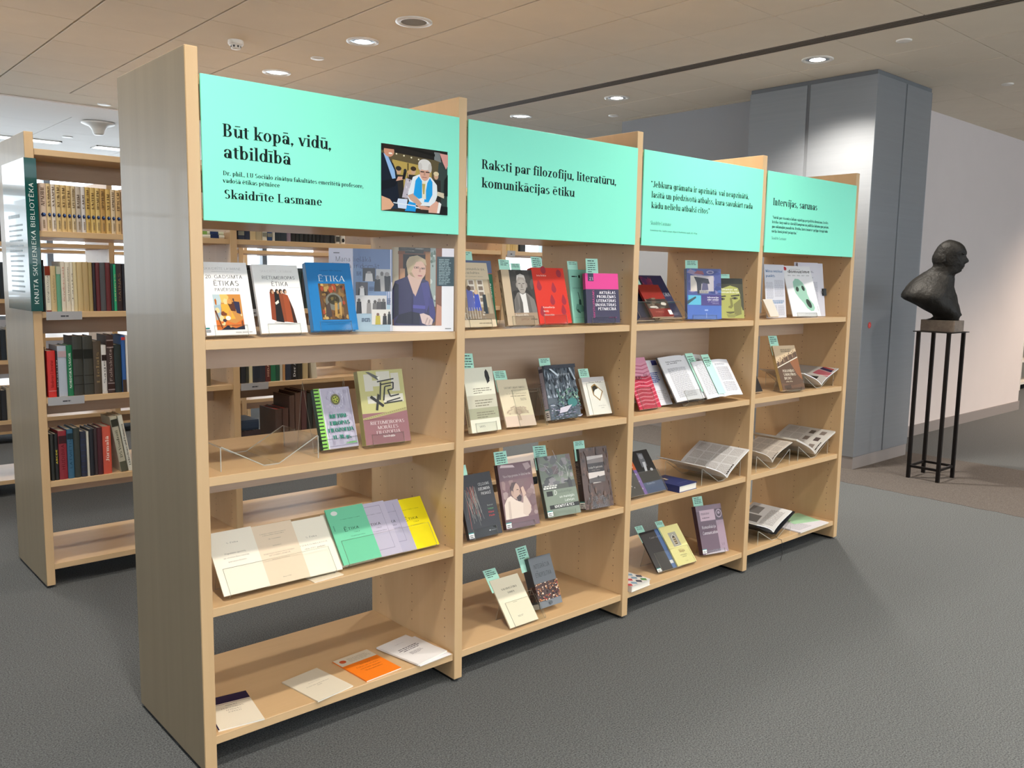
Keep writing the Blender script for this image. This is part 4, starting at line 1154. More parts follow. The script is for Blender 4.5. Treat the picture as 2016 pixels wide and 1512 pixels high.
def art(A):
    A.rect(0, 0, 1, 1, '#d9d0bc').text('Skaidrīte Lasmane', .52, .60, .018, '#6a6258', 'serif_light', width=.34, align='c').text('Estētiskā audzināšana', .52, .50, .024, '#4a443c', 'serif_light', width=.62, align='c').text('skolā', .52, .45, .024, '#4a443c', 'serif_light', width=.14, align='c')
flat('d2', 'plain cream booklet lying askew on the bottom shelf', ((.371, -.003), (.514, .018), (.341, .192)), .004, '#d9d0bc', art)
def art(A):
    A.rect(0, 0, 1, 1, '#ef7d1a').rect(0, .70, 1, 1, '#d8cdb8').ell(.16, .86, .085, .06, '#c9562b').greek(.3, .77, .95, .93, 5, '#b5aa96', .4, .3, 2)
    for k, (t, w_) in enumerate((('Vēsture', .3), ('Ētikas un vēstures', .66), ('mācīšanās metodes', .6), ('Skolu jaunatnei', .5))): A.text(t, .54, .57 - .085 * k, .034, '#5a2a0c', 'serif_light', width=w_, align='c')
flat('d3', 'orange booklet with a beige top band lying on the shelf', ((.566, .016), (.714, .026), (.571, .221)), .004, '#ef7d1a', art)
def art(A):
    A.rect(0, 0, 1, 1, '#e6e4e4').text('Skaidrīte Lasmane', .5, .80, .016, '#77727a', 'serif_light', width=.3, align='c')
    for k, w_ in enumerate((.6, .66, .5)): A.greek(.5 - w_ / 2, .60 - .05 * k, .5 + w_ / 2, .635 - .05 * k, 1, '#55505a', .55, 0, k)
    A.greek(.3, .34, .72, .44, 4, '#8a858a', .4, .3, 6)
flat('d4', 'white stapled manuscript lying beside the partition', ((.768, .0), (.916, .026), (.752, .215)), .006, '#e6e4e4', art, zs=S4 + .0032)
flat('d4b', 'second white sheet lying under the stapled manuscript', ((.775, -.004), (.921, .005), (.765, .21)), .002, '#e9e8ee', None, cat='paper sheet', name='paper_sheet')

# ---------------- second bay, top shelf
B2 = WB
def art(A):
    A.rect(0, 0, 1, 1, '#dcc9ab').text('Kā komunikācija,', .1, .885, .035, '#3a3230', 'serif_light', width=.82).text('ētika un kultūra', .1, .825, .035, '#3a3230', 'serif_light', width=.62).text('Skaidrītes Lasmanes rakstos', .1, .775, .018, '#6a5f55', 'serif_light', width=.72)
    A.rect(0, .11, 1, .74, '#8d7a63').rect(.0, .45, .2, .74, '#9d8a70').rect(.25, .3, .95, .74, '#b9a88c').rect(.3, .35, .5, .73, '#d8d2c8').rect(.58, .35, .78, .73, '#cfc8bc')
    for k in range(4): A.rect(.33, .39 + .09 * k, .47, .45 + .09 * k, '#8a7a6e').rect(.61, .39 + .09 * k, .75, .45 + .09 * k, '#7c6d60')
    A.poly([(.0, .5), (.15, .48), (.15, .74), (0, .74)], '#d8b02c').poly([(.18, .25), (.42, .25), (.4, .55), (.22, .58)], '#5a63a8').poly([(.4, .25), (.6, .25), (.58, .5), (.44, .52)], '#3a4fae').ell(.3, .6, .06, .04, '#4a3428').ell(.5, .54, .05, .04, '#d0b090').poly([(.66, .2), (.8, .2), (.8, .5), (.7, .5)], '#25323a').poly([(.84, .2), (.96, .2), (.94, .52), (.86, .52)], '#a89a80').blotch(0, .11, .7, .28, 18, ['#d6cdbd', '#8f8476', '#b2a696', '#6f665c'], 4, .1)
    for k in range(7): A.rect(.05 + .08 * k, .12, .065 + .08 * k, .3, '#cfc8ba')
    A.greek(.45, .05, .85, .065, 1, '#8a7d6a', .6, 0, 3)
book('e1b', 'green hardcover with vertical white title, behind the beige street-scene book', 1.03, .085, S1, 0, 10.5, .158, .244, .02, '#1f6b4c', True,
     lambda A: A.rect(0, 0, 1, .80, '#1f6b4c').rect(0, .80, 1, 1, '#5d6a8c').rect(0, .795, 1, .805, '#b5543a').text('Ētika', .93, .42, .09, '#e8f0ea', 'sans', rot=90), spine='#1a5a40')
book('e1', 'beige softcover with a busy street scene, beside the partition', 1.006, .05, S1, 0, 16, .15, .242, .008, '#dcc9ab', False, art)
EST('e1', 'acrylic stand under the beige street-scene book', lip=.03, back=.06, leg=False)
slip('e1b', .18, .05, .035, 'mint slip in the green book beside the partition', 1, 1)
def art(A):
    A.rect(0, 0, 1, 1, '#b79e82').rect(0, 0, .25, 1, '#c9b294').rect(.25, .22, 1, 1, '#3a3836').blotch(.25, .5, 1, 1, 16, ['#44413f', '#2c2a29', '#57534f'], 4, .2)
    A.poly([(.28, .22), (.30, .45), (.42, .58), (.6, .62), (.78, .56), (.95, .46), (1, .3), (1, .22)], '#7d7873').poly([(.3, .22), (.32, .44), (.4, .54), (.44, .3)], '#6a6561').poly([(.55, .22), (.50, .58), (.60, .55), (.70, .58), (.72, .22)], '#e4e1dd').poly([(.44, .22), (.50, .58), (.56, .4), (.55, .22)], '#5c5854').poly([(.72, .22), (.70, .58), (.80, .5), (.84, .22)], '#66615d')
    A.ell(.60, .74, .155, .16, '#a09890').poly([(.45, .80), (.48, .90), (.6, .93), (.72, .90), (.75, .80), (.7, .86), (.52, .87)], '#c4beb8').ell(.60, .70, .13, .13, '#aaa29a').rect(.50, .745, .57, .757, '#45403c').rect(.63, .745, .70, .757, '#45403c').poly([(.58, .74), (.62, .74), (.635, .67), (.565, .67)], '#8c847c').rect(.54, .635, .66, .645, '#6a625b').ell(.44, .72, .025, .045, '#968e86').ell(.76, .72, .025, .045, '#968e86')
    A.rect(.25, .0, 1, .22, '#a58d74').text('Augusts Milts', .27, .165, .042, '#e9dfd2', 'sans', width=.42).text('pētīja', .44, .085, .042, '#8a5f4a', 'sans', width=.25).text('ētiku', .76, .085, .042, '#3a2c24', 'serif', width=.2)
book('e2', 'tan book with black and white portrait of seated man', 1.204, .04, S1, -3.5, 14.6, .15, .214, .02, '#b79e82', False, art, spine='#a08a70', spine_art=lambda A: A.blotch(.1, .1, .9, .9, 10, ['#7a6248', '#8c7458', '#5d4834'], 3, .2, .3))
EST('e2', 'acrylic stand under the tan portrait book', lip=.035)
slip('e2', .02, .052, .042, 'left mint slip above the tan portrait book', 2, 2)
slip('e2', .42, .046, .030, 'shorter mint slip above the tan portrait book', 3, 2, 0, .7)
def art(A):
    A.rect(0, 0, 1, 1, '#d9301f').text('Inta Brikše', .13, .845, .030, '#f4c9bf', 'sans_bold', width=.30)
    def drop(x, y, k=1.0, r=0):
        pts = []
        for i in range(20):
            t = 2 * pi * i / 20
            pts.append((x + k * .075 * cos(t) * (1 if sin(t) < 0 else 1 - .55 * sin(t)), y + k * (.07 * sin(t) if sin(t) < 0 else .12 * sin(t))))
        A.poly(pts, '#a02438')
    for x, y in ((.16, .66), (.60, .62), (.5, .40), (.86, .40), (.14, .20), (.80, .22), (.36, .96), (.83, .90)):
        drop(x, y) if y < .9 else A.ell(x, y, .08, .07, '#a02438')
    for k, t in enumerate(('Komunikācija', 'Mediji', 'Universitāte')): A.text(t, .17, .275 - .068 * k, .032, '#f4d6cc', 'sans_bold', width=(.36, .16, .32)[k])
book('e3', 'red hardcover patterned with dark red drops', 1.372, .045, S1, -2, 15.9, .17, .225, .024, '#d9301f', True, art, spine='#c52c1e', spine_art=lambda A: A.text('Inta Brikše', .3, .55, .06, '#f0c0b5', 'sans', width=.4, rot=90))
EST('e3', 'acrylic stand under the red book with drops', lip=.035)
slip('e3', .10, .055, .048, 'mint slip above the red book with drops', 4, 4, -2)
def art(A):
    A.rect(0, 0, 1, 1, '#93cfb9').greek(.1, .86, .3, .885, 1, '#14201d', .8, 0, 2).ell(.40, .87, .035, .03, '#1c2c28').ell(.78, .87, .05, .03, '#1c2c28').text('DEPUTĀTU LABĀS RĪCĪBAS', .1, .64, .026, '#24443c', 'serif_light', width=.8)
    A.poly([(.28, .58), (.30, .58), (.36, .42), (.33, .42)], '#33544b').poly([(.30, .44), (.38, .44), (.39, .34), (.29, .34)], '#33544b').poly([(.14, .26), (.2, .36), (.42, .33), (.62, .24), (.66, .18), (.5, .22), (.3, .2)], '#6fa896').poly([(.5, .23), (.68, .25), (.70, .21), (.52, .2)], '#2a463e').poly([(.16, .25), (.22, .20), (.34, .18), (.24, .26)], '#3f665b').greek(.1, .1, .7, .105, 1, '#4f8070', .5, 0, 8)
book('e4', 'mint green booklet with a drawing of a hand, partly covered', 1.612, .098, S1, 0, 10, .148, .222, .006, '#93cfb9', False, art, matt=True, cat='booklet', name='booklet')
slip('e4', .0, .060, .035, 'mint slip above the green booklet with a hand drawing', 5, 1)
def art(A):
    A.rect(0, 0, 1, 1, '#2e2547').rect(0, .68, 1, 1, '#e0338e').rect(.08, .84, .25, 1, '#2e2547').text('23', .12, .86, .06, '#cfc6d8', 'sans', width=.12)
    for k, t in enumerate(('AKTUĀLAS', 'PROBLĒMAS', 'LITERATŪRAS', 'UN KULTŪRAS', 'PĒTNIECĪBĀ')): A.text(t, .90, .585 - .082 * k, .055, '#f2eef4', 'sans_bold', width=(.50, .58, .60, .64, .56)[k], align='r')
    A.text('RAKSTU KRĀJUMS', .25, .10, .045, '#e0338e', 'sans', width=.56, rot=90).text('LIEPAJA 2018', .66, .10, .02, '#c23a86', 'sans', width=.24)
book('e5', 'pink and navy book in the corner of the shelf', 1.645, .052, S1, -15, 8.5, .16, .205, .02, '#2e2547', False, art, spine='#e0338e', spine_art=lambda A: A.rect(0, 0, 1, .68, '#2e2547'))
EST('e5', 'acrylic stand under the pink and navy book', lip=.025, back=.05, leg=False)
slip('e5', .08, .058, .062, 'mint slip above the pink and navy book', 6, 5)

# ---------------- second bay, second shelf
def art(A):
    A.rect(0, 0, 1, 1, '#dfdcc8').rect(0, .37, 1, .57, '#c5c0ab').rect(0, .20, 1, .37, '#a5a488')
    A.poly([(.72, .93), (.78, .97), (.84, .92), (.87, .82), (.80, .76), (.74, .80), (.71, .86)], '#161412').poly([(.74, .81), (.84, .83), (.86, .78), (.76, .74)], '#161412')
    for v0, v1, n in ((.60, .70, 3), (.40, .52, 3), (.22, .33, 3)): A.greek(.25, v0, .88, v1, n, '#7a7460', .35, .4, n + int(v0 * 100))
    A.text('VARIS', .27, .07, .03, '#5a5646', 'sans', width=.2)
book('f1', 'tall narrow cream paperback with grey bands and black blot', 1.044, .050, S2, 0, 15.2, .142, .242, .022, '#dfdcc8', False, art, spine='#d3cfb8', spine_art=lambda A: A.greek(.3, .1, .6, .8, 40, '#6a6456', .6, 0, 4))
EST('f1', 'acrylic stand under the tall cream paperback', lip=.035, back=.13)
slip('f1', .02, .062, .060, 'mint slip above the tall cream paperback', 7, 4, -3)
def art(A):
    A.rect(0, 0, 1, 1, '#ddd0b4').rect(0, 0, 1, .22, '#d3bfae').text('GADSIMTU MIJAS SIMBOLI', .20, .80, .042, '#4a4238', 'sans', width=.70).text('UN MĪTI', .42, .74, .022, '#a59a86', 'sans_light', width=.46).text('Dr. phil. habil. Skaidrīte Lasmane', .24, .68, .022, '#4a4238', 'sans', width=.66).greek(.35, .63, .86, .655, 1, '#8a7f70', .5, 0, 3).greek(.66, .54, .86, .60, 3, '#a59a86', .5, 0, 4)
    r = random.Random(4)
    A.poly([(.44, .12), (.56, .12), (.53, .26), (.47, .26)], '#b5a08c')
    for k in range(26):
        t = radians(10 + 160 * k / 25); L = .30 + .10 * r.random()
        x1, y1 = .5 + L * cos(t), .24 + L * .48 * sin(t)
        A.poly([(.49, .25), (.51, .25), (x1 + .012, y1), (x1, y1 + .006)], '#b8a794' if k % 2 else '#a8937e')
        A.ell(x1, y1, .03, .012, '#bba994')
book('f2', 'pale beige book with a spreading leafless tree', 1.240, .080, S2, -10, 27, .137, .195, .008, '#ddd0b4', False, art, matt=True)
EST('f2', 'acrylic stand under the pale book with a tree', off=.06, wide=.13, lip=.15, back=.15)
slip('f2', -.02, .058, .040, 'mint slip above the pale book with a tree', 8, 3)
def art(A):
    A.rect(0, 0, 1, 1, '#566069').blotch(0, .40, 1, 1, 170, ['#3f4854', '#8a93a0', '#6b747f', '#2c333d', '#a9b3bd', '#565f68', '#4a535c'], 5, .035, 3.2).blotch(.3, .15, 1, .55, 110, ['#4f7a6c', '#6f9a80', '#3c5f60', '#8fae9a', '#5f7f80', '#4a6a70'], 6, .045, 1.2).blotch(.0, 0, 1, .30, 110, ['#8a8fa6', '#5d6a7c', '#b9bfca', '#48586a', '#8f86a0', '#6a7688'], 7, .05, .8)
    A.poly([(.06, .98), (.12, .98), (.42, .80), (.38, .78)], '#cdd8e2').poly([(.75, .95), (.8, .96), (.95, .7), (.9, .7)], '#a9b4be').ell(.72, .28, .16, .08, '#3d7a78').poly([(.3, .2), (.7, .24), (.5, .12), (.25, .1)], '#c9c3cf').poly([(.0, .93), (1, .93), (1, 1), (0, 1)], '#2f3440').text('LATVIJAS FILOZOFIJA', .26, .80, .03, '#d9dde2', 'serif_light', width=.5)
book('f3', 'plastic-wrapped hardcover with a grey green forest painting', 1.479, .083, S2, -2, 15.8, .172, .223, .028, '#5a6470', True, art, spine='#b3aebc', spine_art=lambda A: A.rect(.1, .88, .9, .95, '#4a4a5a').text('LATVIEŠU MĀKSLA', .35, .26, .1, '#55505e', 'serif_light', width=.44, rot=90).rect(0, .18, 1, .2, '#1f7a70').rect(0, 0, 1, .18, '#e6e6e6').greek(.15, .05, .85, .15, 3, '#333333', .5, 0, 3))
EST('f3', 'acrylic stand under the forest painting hardcover', lip=.02)
slip('f3', .0, .060, .034, 'mint slip above the forest painting hardcover', 9, 2)
def art(A):
    A.rect(0, 0, 1, 1, '#e9e5dc').rect(0, .88, 1, 1, '#c9c6c6').text('Vienne Balisea', .28, .845, .034, '#26221f', 'serif', width=.56, align='l')
    A.poly([(.34, .75), (.52, .82), (.82, .60), (.60, .35), (.36, .52)], '#9a7842').poly([(.38, .73), (.52, .78), (.77, .60), (.60, .39), (.40, .53)], '#f0ede6').poly([(.38, .73), (.52, .78), (.64, .69), (.52, .66), (.42, .60), (.40, .53)], '#1f1d16').poly([(.44, .62), (.52, .67), (.56, .62), (.5, .6)], '#efece6')
    for x, y in ((.74, .83), (.85, .7), (.28, .4), (.78, .44), (.88, .5), (.7, .25)): A.ell(x, y, .012, .008, '#cfcac2')
    A.greek(.48, .22, .80, .235, 1, '#8a867e', .5, 0, 4).greek(.58, .165, .72, .18, 1, '#8a867e', .5, 0, 5)
book('f4', 'small white book with a diamond shaped picture', 1.700, .076, S2, -6.6, 23, .125, .165, .02, '#e9e5dc', False, art)
EST('f4', 'acrylic stand under the small white diamond book', off=.02, wide=.115, lip=.14, back=.14)
slip('f4', .02, .055, .042, 'mint slip above the small white diamond book', 10, 3)

# ---------------- second bay, third shelf
def lib(A, v=.02): A.rect(.0, v + .07, .16, v + .085, '#2a8a86').rect(0, v, .16, v + .07, '#e9e9e6').greek(.02, v + .01, .14, v + .06, 2, '#333333', .5, 0, 3)
def art(A):
    A.rect(0, 0, 1, 1, '#35353a')
    r = random.Random(3)
    for k in range(34):
        x0, y0 = .12 + .32 * r.random(), .62 + .2 * r.random()
        x1, y1 = x0 + .25 * (r.random() - .3), y0 - .25 - .25 * r.random()
        A.poly([(x0, y0), (x0 + .008, y0), (x1 + .008, y1), (x1, y1)], r.choice(['#8a8a86', '#a5a49c', '#6c6c6a', '#b35a4a', '#7a7f78']))
    for k, t in enumerate(('CEĻOJUMS', 'DZEJNIEKA', 'PASAULĒ')): A.text(t, .90, .80 - .075 * k, .042, '#dcdcdc', 'sans', width=(.34, .36, .30)[k], align='r')
    for k, (t, c) in enumerate((('Inese', '#8a8f8a'), ('Treimane', '#5a9a6c'), ('Ilze', '#c0474a'), ('Plaude', '#c0474a'))): A.text(t, .88, .46 - .055 * k, .026, c, 'sans_bold', width=.18, align='r')
    A.rect(.62, .075, .66, .09, '#dddddd').greek(.68, .075, .86, .09, 1, '#888888', .6, 0, 2); lib(A)
book('g1', 'black softcover with fine scratchy lines, beside the partition', 1.013, .020, S3, 0, 20, .16, .239, .016, '#35353a', False, art)
EST('g1', 'acrylic stand under the black softcover', lip=.035)
slip('g1', .02, .055, .040, 'mint slip above the black softcover', 11, 1)
def art(A):
    A.rect(0, 0, 1, 1, '#77575a').blotch(.05, .15, 1, .75, 36, ['#8f7370', '#846764', '#9c8480', '#75595a'], 4, .16).rect(0, 0, 1, .15, '#6b4c52').rect(0, .74, 1, 1, '#6f5056')
    A.text('"Un es loga govannu, tie klusē no rīta"', .1, .79, .038, '#e2d2ce', 'serif_light', width=.86).poly([(.06, .95), (.5, .93), (.45, .97), (.1, .99)], '#c9b2b4').poly([(.74, .97), (.92, .98), (.98, .9), (.82, .86)], '#a58c8c')
    A.poly([(.02, .15), (.04, .38), (.14, .47), (.26, .50), (.40, .42), (.60, .36), (.70, .15)], '#d8c5b6').poly([(.12, .15), (.16, .42), (.22, .42), (.2, .15)], '#c3aea0').poly([(.55, .2), (.62, .45), (.70, .47), (.82, .30), (.78, .2), (.66, .15)], '#cdb7a8')
    A.ell(.42, .565, .135, .125, '#bb9b8a').poly([(.27, .52), (.27, .62), (.34, .70), (.48, .70), (.42, .66), (.36, .60), (.34, .52)], '#4f3a38').poly([(.42, .46), (.52, .50), (.58, .47), (.55, .40), (.46, .40)], '#3d2b2b').poly([(.52, .57), (.56, .57), (.575, .52), (.53, .52)], '#a08070').rect(.45, .575, .51, .585, '#3d2b2b').ell(.31, .54, .03, .04, '#b39382').poly([(.58, .6), (.66, .62), (.72, .5), (.62, .44)], '#c5a594'); lib(A)
book('g2', 'mauve wrapped hardcover with pensive bearded man in white shirt', 1.205, .032, S3, -3.8, 15.9, .165, .251, .022, '#77575a', True, art, spine='#4a3338')
EST('g2', 'acrylic stand under the mauve book with bearded man', lip=.02)
slip('g2', .0, .062, .052, 'mint slip above the mauve book with bearded man', 12, 4)
def art(A):
    A.rect(0, 0, 1, 1, '#7c8479').blotch(0, .5, 1, 1, 40, ['#6f6f72', '#8a878a', '#58595c', '#9a9496', '#7d6f72'], 6, .13)
    r = random.Random(9)
    for k in range(18):
        x, y = .2 + .7 * r.random(), .62 + .34 * r.random()
        a_ = r.random() * 3
        A.poly([(x, y), (x + .012, y + .004), (x + .25 * cos(a_), y + .16 * sin(a_)), (x + .25 * cos(a_) - .01, y + .16 * sin(a_))], '#bdbbb8')
    A.rect(0, .44, 1, .52, '#5a5c58')
    for k in range(5): A.rect(.02 + .08 * k, .46, .085 + .08 * k, .485, '#d9d9d4').rect(.05 + .08 * k, .495, .115 + .08 * k, .515, '#cfcfc9')
    A.poly([(.78, .44), (.90, .44), (.90, .54), (.84, .62), (.78, .54)], '#4a4a4c').rect(0, 0, 1, .44, '#7f8a7b').rect(.08, .34, .26, .42, '#2f302e').text('D', .30, .35, .075, '#eeeeea', 'sans', width=.09).text('audzveidīgās', .42, .375, .036, '#55605a', 'sans', width=.44).text('un mainīgās', .44, .29, .04, '#eceee8', 'sans', width=.46).text('Latvijas', .58, .225, .04, '#eceee8', 'sans', width=.30).rect(.1, .125, 1, .19, '#2a2b29').text('IDENTITĀTES', .24, .14, .042, '#f2f2ee', 'sans_bold', width=.60); lib(A)
book('g3', 'grey green wrapped hardcover with cracked earth pattern', 1.442, .048, S3, -6.7, 20.4, .17, .249, .022, '#7c8479', True, art, spine='#3c4140')
EST('g3', 'acrylic stand under the grey green hardcover', lip=.02)
slip('g3', -.02, .066, .050, 'mint slip above the grey green hardcover', 13, 4, -2)
def art(A):
    A.rect(0, 0, 1, 1, '#50372a').blotch(0, 0, 1, 1, 90, ['#5a3e2f', '#442e22', '#634635', '#3c281d'], 6, .06)
    A.rect(.22, .56, .80, .86, '#2c201c').rect(.22, .74, .80, .86, '#6f6460').poly([(.22, .80), (.80, .82), (.80, .86), (.22, .86)], '#b5aaa4').rect(.22, .42, .80, .59, '#4f4541').poly([(.22, .49), (.80, .52), (.80, .59), (.22, .59)], '#c9bdb6').text('Lasīja IV gadsimtā', .5, .655, .032, '#d9cfc6', 'serif_light', width=.5, align='c').text('vēstures rakstos', .5, .615, .018, '#a5958a', 'serif_light', width=.3, align='c').poly([(.34, .405), (.66, .41), (.6, .42), (.36, .425)], '#b0a49c').ell(.56, .50, .04, .025, '#3a2f2b')
book('g4', 'dark brown hardcover with two small grey photographs', 1.650, .036, S3, -6.8, 13.4, .155, .257, .035, '#4a352c', True, art, spine='#2c1d1a', spine_art=lambda A: A.text('Latvijas PSR', .62, .42, .14, '#8a7a6c', 'serif_light', width=.36, rot=90).rect(0, .02, 1, .12, '#e6e6e2').greek(.1, .03, .9, .11, 3, '#333333', .5, 0, 2).rect(0, .12, 1, .135, '#2a8a86'))
EST('g4', 'acrylic stand under the dark brown hardcover', lip=.05)
slip('g4', -.06, .058, .034, 'mint slip above the dark brown hardcover', 14, 2)

# ---------------- second bay, bottom shelf
def art(A):
    A.rect(0, 0, 1, 1, '#ded6bf').text('VALODAS ĒTIKA', .52, .745, .038, '#2a2722', 'serif', width=.54, align='c').text('ŠODIEN', .52, .66, .034, '#2a2722', 'serif', width=.24, align='c').greek(.44, .46, .58, .47, 1, '#8a8272', .6, 0, 2).greek(.4, .16, .6, .20, 2, '#9a9282', .4, .2, 3)
book('h1', 'plain ivory paperback on the acrylic stand of the bottom shelf', 1.226, .024, S4, 0, 40.5, .15, .203, .006, '#ded6bf', False, art, matt=True)
slip('h1', -.06, .066, .048, 'mint slip above the plain ivory paperback', 15, 3)
EST('h1', 'wide acrylic stand under the plain ivory paperback', off=.025, wide=.165, lip=.10, back=.13)
def art(A):
    A.rect(0, 0, 1, 1, '#6f7378').text('INTEGRĀCIJA', .14, .77, .085, '#26282b', 'sans', width=.72).text('UN', .2, .71, .02, '#26282b', 'sans', width=.08).text('ETNOPOLITIKA', .14, .60, .085, '#26282b', 'sans', width=.72)
    A.rect(0, .13, 1, .48, '#4a3430').blotch(.0, .13, 1, .48, 150, ['#8a5a40', '#c98a5a', '#3a2622', '#a03c30', '#d9b090', '#5a3a34', '#2c2424', '#b5703f', '#e0c8b0'], 9, .045, 1.2).ell(.48, .07, .07, .035, '#4f5358')
book('h2', 'grey wrapped book with a colourful crowd photograph', 1.425, .062, S4, 0, 23.6, .125, .208, .05, '#6f7378', True, art, spine='#3e4046', spine_art=lambda A: A.rect(0, .14, 1, .44, '#3c2a2a').blotch(0, .14, 1, .44, 30, ['#5a3a34', '#7a4a38', '#2a2020'], 4, .15, .4).rect(.1, 0.0, .9, .1, '#dcdcd8'))
slip('h2', -.24, .060, .055, 'mint slip above the grey book with a crowd', 16, 4, 2)

# ---------------- third bay, top shelf
def art(A):
    A.rect(0, 0, 1, 1, '#24284a').poly([(.0, .6), (.4, .58), (.45, .85), (.1, .97), (0, .97)], '#6b2748').blotch(0, .6, .45, .95, 14, ['#7a2a4c', '#8f3350', '#4a2450'], 3, .2).poly([(.30, .35), (.46, .35), (.44, .62), (.33, .66)], '#2f5a9a').text('AGORA', .46, .50, .085, '#d9dbe2', 'serif_light', width=.50).greek(.62, .06, .9, .12, 3, '#8a90a8', .4, .3, 3)
book('i1', 'navy book leaning far back with a pale five letter title', 2.118, .044 + .011 * cos(radians(36)), S1, 0, 36, .16, .232, .012, '#24284a', False, art, lift=gl(36, .036, .011, .012))
def art(A):
    A.rect(0, 0, 1, 1, '#8a231d').rect(0, .25, 1, .55, '#3a3230').blotch(0, .25, 1, .58, 24, ['#c9c2b8', '#2a2422', '#7a6a5c', '#4a3a30'], 5, .16).rect(.82, .06, .98, .2, '#e6e6e6').text('1905', .2, .12, .05, '#d98a7c', 'serif_light', width=.4)
book('i0', 'dark red book tucked under the leaning navy one', 2.056, .044, S1, 0, 36, .15, .172, .010, '#8a231d', False, art, lift=gl(36, .036, 0, .010))
book('i00', 'dark blue book against the partition, beneath the dark red one', 1.945, .044 + .0245 * cos(radians(36)), S1, 0, 36, .15, .205, .010, '#1c2140', False, lambda A: A.rect(0, 0, 1, 1, '#1c2140'), lift=gl(36, .036, .0245, .010))
EST('i0', 'acrylic stand holding the leaning navy book', off=-.088, wide=.33, lip=.08, back=.14, th=.036)
slip('i1', -.35, .05, .03, 'mint slip above the leaning navy book', 17, 2)
def art(A):
    A.rect(0, 0, 1, 1, '#3c63b8').rect(0, .48, 1, 1, '#46508e').blotch(0, .5, 1, 1, 26, ['#3a4078', '#5f5f9c', '#2c3a7c', '#7d78a8', '#4a6ab0'], 7, .17)
    A.poly([(.0, .92), (.5, .80), (.55, .84), (.1, .99)], '#8a7a9c').ell(.68, .93, .11, .035, '#9a94b4').ell(.68, .93, .07, .018, '#4a4a80').poly([(.2, .9), (.5, .88), (.46, .95), (.3, .96)], '#8f4a56').rect(.10, .55, .78, .86, '#b7afb4').rect(.10, .55, .28, .86, '#d2c8be').poly([(.2, .84), (.62, .80), (.66, .70), (.42, .70), (.40, .50), (.30, .50), (.28, .72)], '#2b2c3a').poly([(.45, .72), (.6, .70), (.62, .58), (.42, .56)], '#545070').poly([(.30, .48), (.40, .48), (.42, .36), (.33, .36)], '#242a44').rect(.36, .51, .62, .57, '#b0aca8').greek(.38, .515, .6, .565, 5, '#6a6668', .5, 0, 4)
    A.rect(.03, .28, .40, .47, '#4fb0cf').poly([(.0, .30), (.03, .30), (.26, .42), (.24, .45), (.0, .36)], '#1f3a44').rect(.40, .27, 1, .48, '#3a2a78').text('Informācijas', .92, .415, .032, '#eeeaf4', 'sans_bold', width=.34, align='r').text('vide Latvijā:', .92, .37, .032, '#eeeaf4', 'sans_bold', width=.34, align='r').text('21. gadsimta', .92, .335, .022, '#b5acd0', 'sans', width=.32, align='r').text('sākums', .92, .30, .022, '#b5acd0', 'sans', width=.2, align='r').rect(.50, .16, .60, .19, '#8fa8dc').rect(.545, .02, .555, .12, '#b5c8ea')
book('i2', 'thick blue hardcover with collage of purple and turquoise', 2.378, .100, S1, -24, 7, .182, .238, .024, '#3c63b8', True, art, spine='#2a3078')
EST('i2', 'acrylic stand under the thick blue collage book', lip=.02, back=.1)
slip('i2', .0, .066, .040, 'mint slip above the thick blue collage book', 18, 2)
def art(A):
    A.rect(0, 0, 1, 1, '#a9aa5a').rect(0, .86, 1, 1, '#25261e').poly([(0, .86), (0, .78), (.2, .75), (.5, .82), (.8, .76), (.88, .6), (.86, .4), (.95, .2), (1, .2), (1, .86)], '#45432f').text('Asinamor un', .06, .70, .05, '#e8e8d4', 'sans_bold', width=.72).text('komunikācija', .06, .63, .05, '#e8e8d4', 'sans_bold', width=.78)
    A.poly([(.0, .55), (.3, .57), (.32, .54), (.0, .51)], '#3a3826').poly([(.50, .57), (.85, .60), (.86, .56), (.52, .54)], '#3a3826').ell(.16, .48, .11, .03, '#5a5838').ell(.66, .50, .12, .03, '#5a5838').ell(.16, .48, .04, .026, '#1f1e16').ell(.66, .50, .04, .026, '#1f1e16').poly([(.46, .5), (.54, .52), (.58, .3), (.5, .24), (.38, .27), (.40, .30), (.48, .32)], '#7a7840').poly([(.28, .16), (.62, .17), (.6, .13), (.45, .11), (.32, .13)], '#5d5a36').poly([(.6, .35), (.9, .5), (.9, .1), (.62, .04)], '#7d7a44').poly([(.3, .1), (.7, .1), (.62, .02), (.36, .02)], '#8a8a4c')
book('i3', 'lime green book with a large sketched face', 2.615, .090, S1, -25, 11, .140, .197, .014, '#a9aa5a', False, art)
slip('i3', .1, .06, .022, 'mint slip above the lime green face book', 19, 1)

# ---------------- third bay, second shelf
def art(A):
    A.rect(0, 0, 1, 1, '#c2354f').rect(0, .62, 1, 1, '#d795ad')
    for k in range(24):
        v = .02 + .036 * k
        A.poly([(0, v), (.35, v + .035), (.7, v + .01), (1, v + .05), (1, v + .058), (.7, v + .02), (.35, v + .045), (0, v + .01)], '#e3a5b2' if k % 2 else '#a52440')
    A.text('SIETAJAS', .06, .57, .075, '#1e1216', 'sans_bold', width=.48, rot=0).text('III', .66, .60, .07, '#1e1216', 'sans', width=.2).text('V. Ē', .4, .46, .04, '#3a1a22', 'sans', width=.2)
book('j1', 'pink and crimson wavy striped booklet by the partition', 2.020, .070, S2, 0, 27, .15, .246, .006, '#c2354f', False, art)
def art(A):
    A.rect(0, 0, 1, 1, '#e2e2ea').rect(.72, .88, .98, .99, '#24307c').greek(.3, .50, .88, .74, 6, '#3f58a8', .55, .3, 4).greek(.3, .12, .9, .34, 6, '#b9b5b2', .35, .3, 5)
book('j2', 'white booklet with blue lines of text behind the crimson one', 2.140, .100, S2, 0, 29, .15, .227, .006, '#e2e2ea', False, art)
